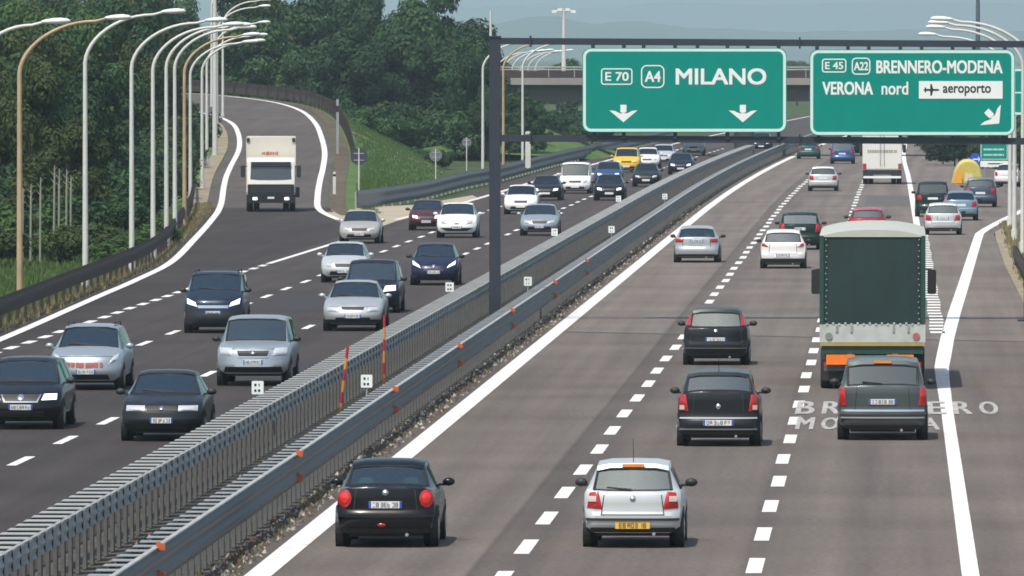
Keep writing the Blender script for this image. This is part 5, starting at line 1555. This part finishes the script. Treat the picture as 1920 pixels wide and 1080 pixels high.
# bushes by the slip road and the lamps
BL = 'bushy shrub growing between the lamps and the left wood'
for Y in range(398, 760, 11):
    xe = ramp_left(Y)
    far = (Y - 398) / 360
    off = 2.4 + TR.uniform(.4, 2.2) + (3.2 if Y < 470 else 0)
    bush(xe - off, Y, rz_(Y) * .75, TR.uniform(1.5, 2.8) + .6 * far, TR.uniform(1.3, 2.0), TR.choice('aabbc' if Y < 470 else 'aaab'), BL, 'shrubs beside the slip road')
    if Y > 440: bush(xe - off - 2.8, Y + 5, rz_(Y) * .5, TR.uniform(2.8, 4.4), TR.uniform(1.6, 2.4), TR.choice('aab'), BL, 'shrubs beside the slip road')
for px, py, Y, h, r, k in ((10, 470, 410, 2.6, 1.7, 'c'), (85, 430, 415, 2.3, 1.5, 'c'), (130, 410, 425, 2.8, 1.8, 'a'), (60, 400, 430, 3.4, 2, 'b'), (25, 395, 440, 4, 2.2, 'a'), (115, 450, 405, 1.8, 1.2, 'b'), (200, 470, 408, 1.0, 1.0, 'c'), (230, 450, 418, 1.1, 1.1, 'c'), (275, 425, 436, 1.0, 1.0, 'c'), (300, 405, 450, 1.3, 1.1, 'c'), (180, 440, 420, 1.6, 1.3, 'b')):
    bush(xat(px, Y), Y, -.1, h, r, k, BL, 'shrubs beside the slip road')
# pale dead stalks in the bushes
DEAD = plain('bleached stalk', (.26, .27, .21), .9, noise=.2)
for px, yb, yt, Y in ((57, 376, 345, 402), (75, 376, 332, 403), (101, 352, 310, 405), (110, 358, 316, 405), (124, 350, 318, 406), (132, 356, 330, 406), (42, 378, 352, 402)):
    a = yp(px, yb + 30, Y); b = yp(px + 2, yt, Y)
    t = thing('dead_stalk', 'bleached upright dead stalk among the shrubs at the left', 'dead plant', (a.x, Y, max(0, a.z)), 0, 'bleached stalks among the shrubs')
    h = b.z - t.location.z
    mb = MB(); mb.tube([(0, 0, -t.location.z), (.02, 0, h * .5), (.03, .01, h)], [.045, .04, .02], 6)
    for q in range(5): mb.tube([(0, 0, h * (.45 + .1 * q)), (.12 * (-1) ** q, .02, h * (.55 + .1 * q))], [.018, .008], 5)
    mb.build('stalk', DEAD, t)
# wood beyond the slip road
LM = 'tall dark tree in the wood beyond the slip road bend'
for Y, x0, x1, stp, h0, h1, z in ((872, -72, -34.8, 3.9, 9, 12.5, 0), (905, -76, -36.2, 4.4, 13.5, 16.5, 0), (945, -80, -38.5, 4.8, 15, 19, 0)):
    x = x0
    while x < x1:
        k = TR.random(); e = max(0, (x + 39.5) / 5)
        px = VX + x * F / Y
        if 335 < px < 428:
            hh = TR.uniform(8.5, 10.2)
        else:
            hh = TR.uniform(h0, h1) * (1 - .22 * max(0, e))
        tree(x + TR.uniform(-1, 1), Y + TR.uniform(-9, 9), z, hh, TR.uniform(4.2, 6.2), 'a' if k < .75 else ('b' if k < .9 else 'c'), LM, 'trees beyond the slip road bend', .12)
        x += stp
for px, Y, h, r in ((905, 815, 9.0, 3.0), (938, 812, 6.2, 2.4), (968, 806, 6.2, 2.4), (993, 802, 5.2, 1.8), (1012, 812, 3.4, 1.3), (880, 830, 10.5, 3.4), (955, 796, 4.4, 1.8), (915, 796, 5.6, 2.2)):
    tree(xat(px, Y), Y, 0, h, r, 'a', 'rounded tree at the end of the bridge behind the gantry post', 'trees by the bridge abutment', .1)
# scrub on the outside of the embankment
LS = 'low scrub bush at the foot of the embankment behind the gore guard rail'
for i in range(34):
    t = i / 33; px = 740 + t * 190 + TR.uniform(-8, 8); Y = TR.uniform(800, 850)
    bush(xat(px, Y), Y, .0, TR.uniform(2.2, 3.6) + 1.4 * (1 - t), TR.uniform(1.7, 2.6), TR.choice('aaab'), LS, 'scrub behind the gore guard rail')
for i in range(12):
    B, d = ramp_rows[min(NS, 45 + i)][1], ramp_rows[min(NS, 45 + i)][2]
    p = B + d * TR.uniform(4.5, 7.5)
    bush(p.x, p.y, max(0, p.z - 2.2), TR.uniform(2.4, 3.4), TR.uniform(1.6, 2.4), TR.choice('aab'), 'shrub behind the outer rail of the slip road bend', 'shrubs outside the slip road bend')
for i in range(16):
    t = (i + .5) / 16; px = 668 + t * 135; py = 228 + t * 105; Y = 770 - 40 * t
    p = yp(px + 22, py, Y)
    bush(p.x, Y + 10, max(0, p.z - 1.5), TR.uniform(1.0, 1.6), TR.uniform(.8, 1.2), TR.choice('aab'), 'small scrub bush along the ridge of the embankment', 'scrub along the embankment ridge')
# right side, beyond the exit
LR_ = 'green bush beyond the exit on the right'
for px, Y, h, r, k in ((1768, 770, 2.6, 1.5, 'a'), (1790, 760, 3.2, 1.8, 'a'), (1812, 790, 4.0, 2.0, 'a'), (1835, 800, 4.4, 2.2, 'a'), (1872, 740, 3.4, 2.2, 'b'), (1905, 720, 5.0, 2.4, 'a'), (1935, 700, 5.5, 2.6, 'c'), (1955, 640, 5.5, 2.6, 'a'), (1750, 840, 3.0, 1.8, 'a')):
    bush(xat(px, Y), Y, 0, h, r, k, LR_, 'bushes beyond the exit')
for px, Y, h, r in ((1012, 875, 3.4, 2.2), (1035, 890, 3.0, 2.2), (1060, 905, 2.8, 2.2), (1085, 920, 3.2, 2.4), (1110, 940, 3.4, 2.4), (1000, 900, 4, 2.4), (1045, 950, 3.8, 2.6), (1130, 960, 3.6, 2.6)):  # bushes added to darken the view under the bridge
    bush(xat(px, Y), Y, 0, h, r, 'a', 'dark bush added beyond the bridge to darken the gap below it', 'bushes beyond the bridge')
LFAR = 'hazy distant tree beyond the bridge'
for i in range(60):
    Y = TR.uniform(1150, 2300); s = TR.choice((-1, -1, 1, 1, 1))
    u = (-30 - TR.uniform(0, 40)) if s < 0 else (22 + TR.uniform(0, 70))
    tree(u + sh(Y), Y, 0, TR.uniform(6, 9), TR.uniform(3.5, 6), TR.choice('aab'), LFAR, 'distant trees beyond the bridge', .1)
# grass tufts on the verges
GRASSY = leaf_mat('bright green grass blades', (.055, .105, .028), (.085, .15, .038), (.14, .18, .06))  # brighter green than the shrub foliage
def tufts(name, pts, h, mat, seed, per=1):
    rnd = random.Random(seed); mb = MB()
    for p in pts:
        for q in range(per):
            a = rnd.uniform(0, PI); s = h * rnd.uniform(.5, 1.3); w = s * rnd.uniform(.12, .3)
            x, y, z = p[0] + rnd.uniform(-.2, .2), p[1] + rnd.uniform(-.5, .5), p[2]
            l = rnd.uniform(-.3, .3) * s
            mb.add([(x - w * math.cos(a), y - w * math.sin(a), z - .02), (x + w * math.cos(a), y + w * math.sin(a), z - .02), (x + l, y + l * .5, z + s)], [(0, 1, 2)])
    o = mb.build(name, mat); o['kind'] = 'stuff'; return o
rnd = random.Random(5)
pts = []
for i in range(9000):
    Y = rnd.uniform(300, 520); pts.append((ramp_left(Y) - 1.1 - rnd.random() ** 1.3 * 7, Y, -.05))
tufts('grass', pts, .24, GRASSY, 1, 3)
pts = []
for i in range(2600):
    Y = rnd.uniform(280, 560); pts.append((ramp_left(Y) - .45 - rnd.random() * .9, Y, rz_(Y)))
tufts('dry_grass', pts, .16, plain('dry grass', (.20, .17, .08), .9, noise=.35), 2, 2)
pts = []
for i in range(9000):
    r_i = rnd.uniform(4, NS - 6); k = int(r_i)
    B, d = ramp_rows[k][1], ramp_rows[k][2]; f = rnd.random(); B2 = ramp_rows[k + 1][1]; B = B.lerp(B2, r_i - k)
    q = B + d * (1.7 + f * (.5 + B.z * 2)); q.z = B.z * (1 - f) - .1
    pts.append(tuple(q))
tufts('grass', pts, .16, GRASSY, 3, 2)
pts = []
for i in range(1800):
    Y = rnd.uniform(300, 500); pts.append((rnd.uniform(interp([(0, 4.3), (400, 4.5), (475, 4.9)], Y), 5.6), Y, .02))
tufts('dry_grass', pts, .2, plain('dry grass', (.20, .17, .08), .9, noise=.35), 4, 2)
pts = []
for i in range(1500):
    Y = 142 + 500 * rnd.random() ** 2; pts.append((rnd.uniform(-12.2, -11.2) if rnd.random() < .5 else rnd.uniform(-10.6, -10.2), Y, -.02))
tufts('weeds', pts, .11, plain('dry weeds', (.12, .11, .05), .9, noise=.3), 6, 2)

# ------------------------------------------------------------------ distant hills
def ridge(Y, x0, x1, f, mat):
    mb = MB(); rows = []; n = 200
    for i in range(n + 1):
        x = x0 + (x1 - x0) * i / n; h = f(x)
        rows.append([(x, Y - 900, -1), (x, Y - 500, h * .5 + 1.5 * math.sin(x * .021)), (x, Y - 200, h * .85), (x, Y, h), (x, Y + 700, -1)])
    mb.grid(rows); struct(mb.build('hills', mat, smooth=60))
def pxh(Y, tab):
    """hill height that shows its crest at the given photo rows"""
    return lambda x: HC + (VY - interp(tab, VX + x * F / Y)) * Y / F + .9 * math.sin(x * .05) + .5 * math.sin(x * .17 + 1)
HM = tex_ground('distant wooded hills', (.03, .05, .03), (.05, .07, .04), (.09, .09, .06), .004, .03)
ridge(14000, -1800, 1000, pxh(14000, [(-800, 60), (300, 52), (420, 40), (700, 45), (900, 50), (980, 34), (1040, 30), (1110, 44), (1200, 40), (1300, 52), (1500, 60), (1700, 56), (1900, 60), (2600, 50)]), HM)
ridge(20000, -3000, 1800, pxh(20000, [(-800, 0), (300, 8), (420, -4), (700, 10), (880, 14), (980, 10), (1100, 16), (1250, 4), (1450, 10), (1700, 0), (1900, 6), (2600, 0)]), tex_ground('farther hills', (.04, .06, .04), (.06, .08, .05), (.09, .09, .07), .003, .02))

# ------------------------------------------------------------------ air, sky and sun
HAZE = .00009
mb = MB(); mb.box((0, 11200, 198), (30000, 22800, 400))
hz = mb.build('haze', None)
m = bpy.data.materials.new('haze air'); m.use_nodes = True; N = m.node_tree.nodes; N.clear()
out = N.new('ShaderNodeOutputMaterial'); pv = N.new('ShaderNodeVolumePrincipled')
pv.inputs['Color'].default_value = (.70, .89, 1.0, 1); pv.inputs['Density'].default_value = HAZE; pv.inputs['Anisotropy'].default_value = .15
m.node_tree.links.new(pv.outputs[0], out.inputs['Volume'])
hz.data.materials.clear(); hz.data.materials.append(m); hz['kind'] = 'stuff'

w = bpy.data.worlds.new('World'); sc.world = w; w.use_nodes = True
N = w.node_tree.nodes; L = w.node_tree.links
bg = N['Background']; sky = N.new('ShaderNodeTexSky'); sky.sky_type = 'NISHITA'; sky.sun_disc = False
to_sun = Vector((-.42, -.90, 0)).normalized() * math.cos(R(60)) + Vector((0, 0, math.sin(R(60))))
sky.sun_elevation = R(60); sky.sun_rotation = math.atan2(to_sun.x, to_sun.y)
sky.air_density = 1.3; sky.dust_density = 2.5; sky.ozone_density = 1.2
L.new(sky.outputs[0], bg.inputs[0]); bg.inputs[1].default_value = .14
sd = bpy.data.lights.new('sun', 'SUN'); sd.energy = 3.9; sd.angle = R(.6); sd.color = (1, .94, .84)
so = bpy.data.objects.new('sun', sd); COL.objects.link(so); so.location = (0, 0, 200)
so.rotation_euler = to_sun.to_track_quat('Z', 'Y').to_euler()
sc.view_settings.view_transform = 'Standard'; sc.view_settings.look = 'None'
sc.view_settings.exposure = 0.0; sc.view_settings.gamma = 1.0
sc.render.engine = 'CYCLES'
sc.cycles.use_denoising = True
sc.cycles.max_bounces = 8; sc.cycles.transparent_max_bounces = 12; sc.cycles.volume_bounces = 1
sc.cycles.sample_clamp_indirect = 4.0
sc.cycles.filter_width = 1.7
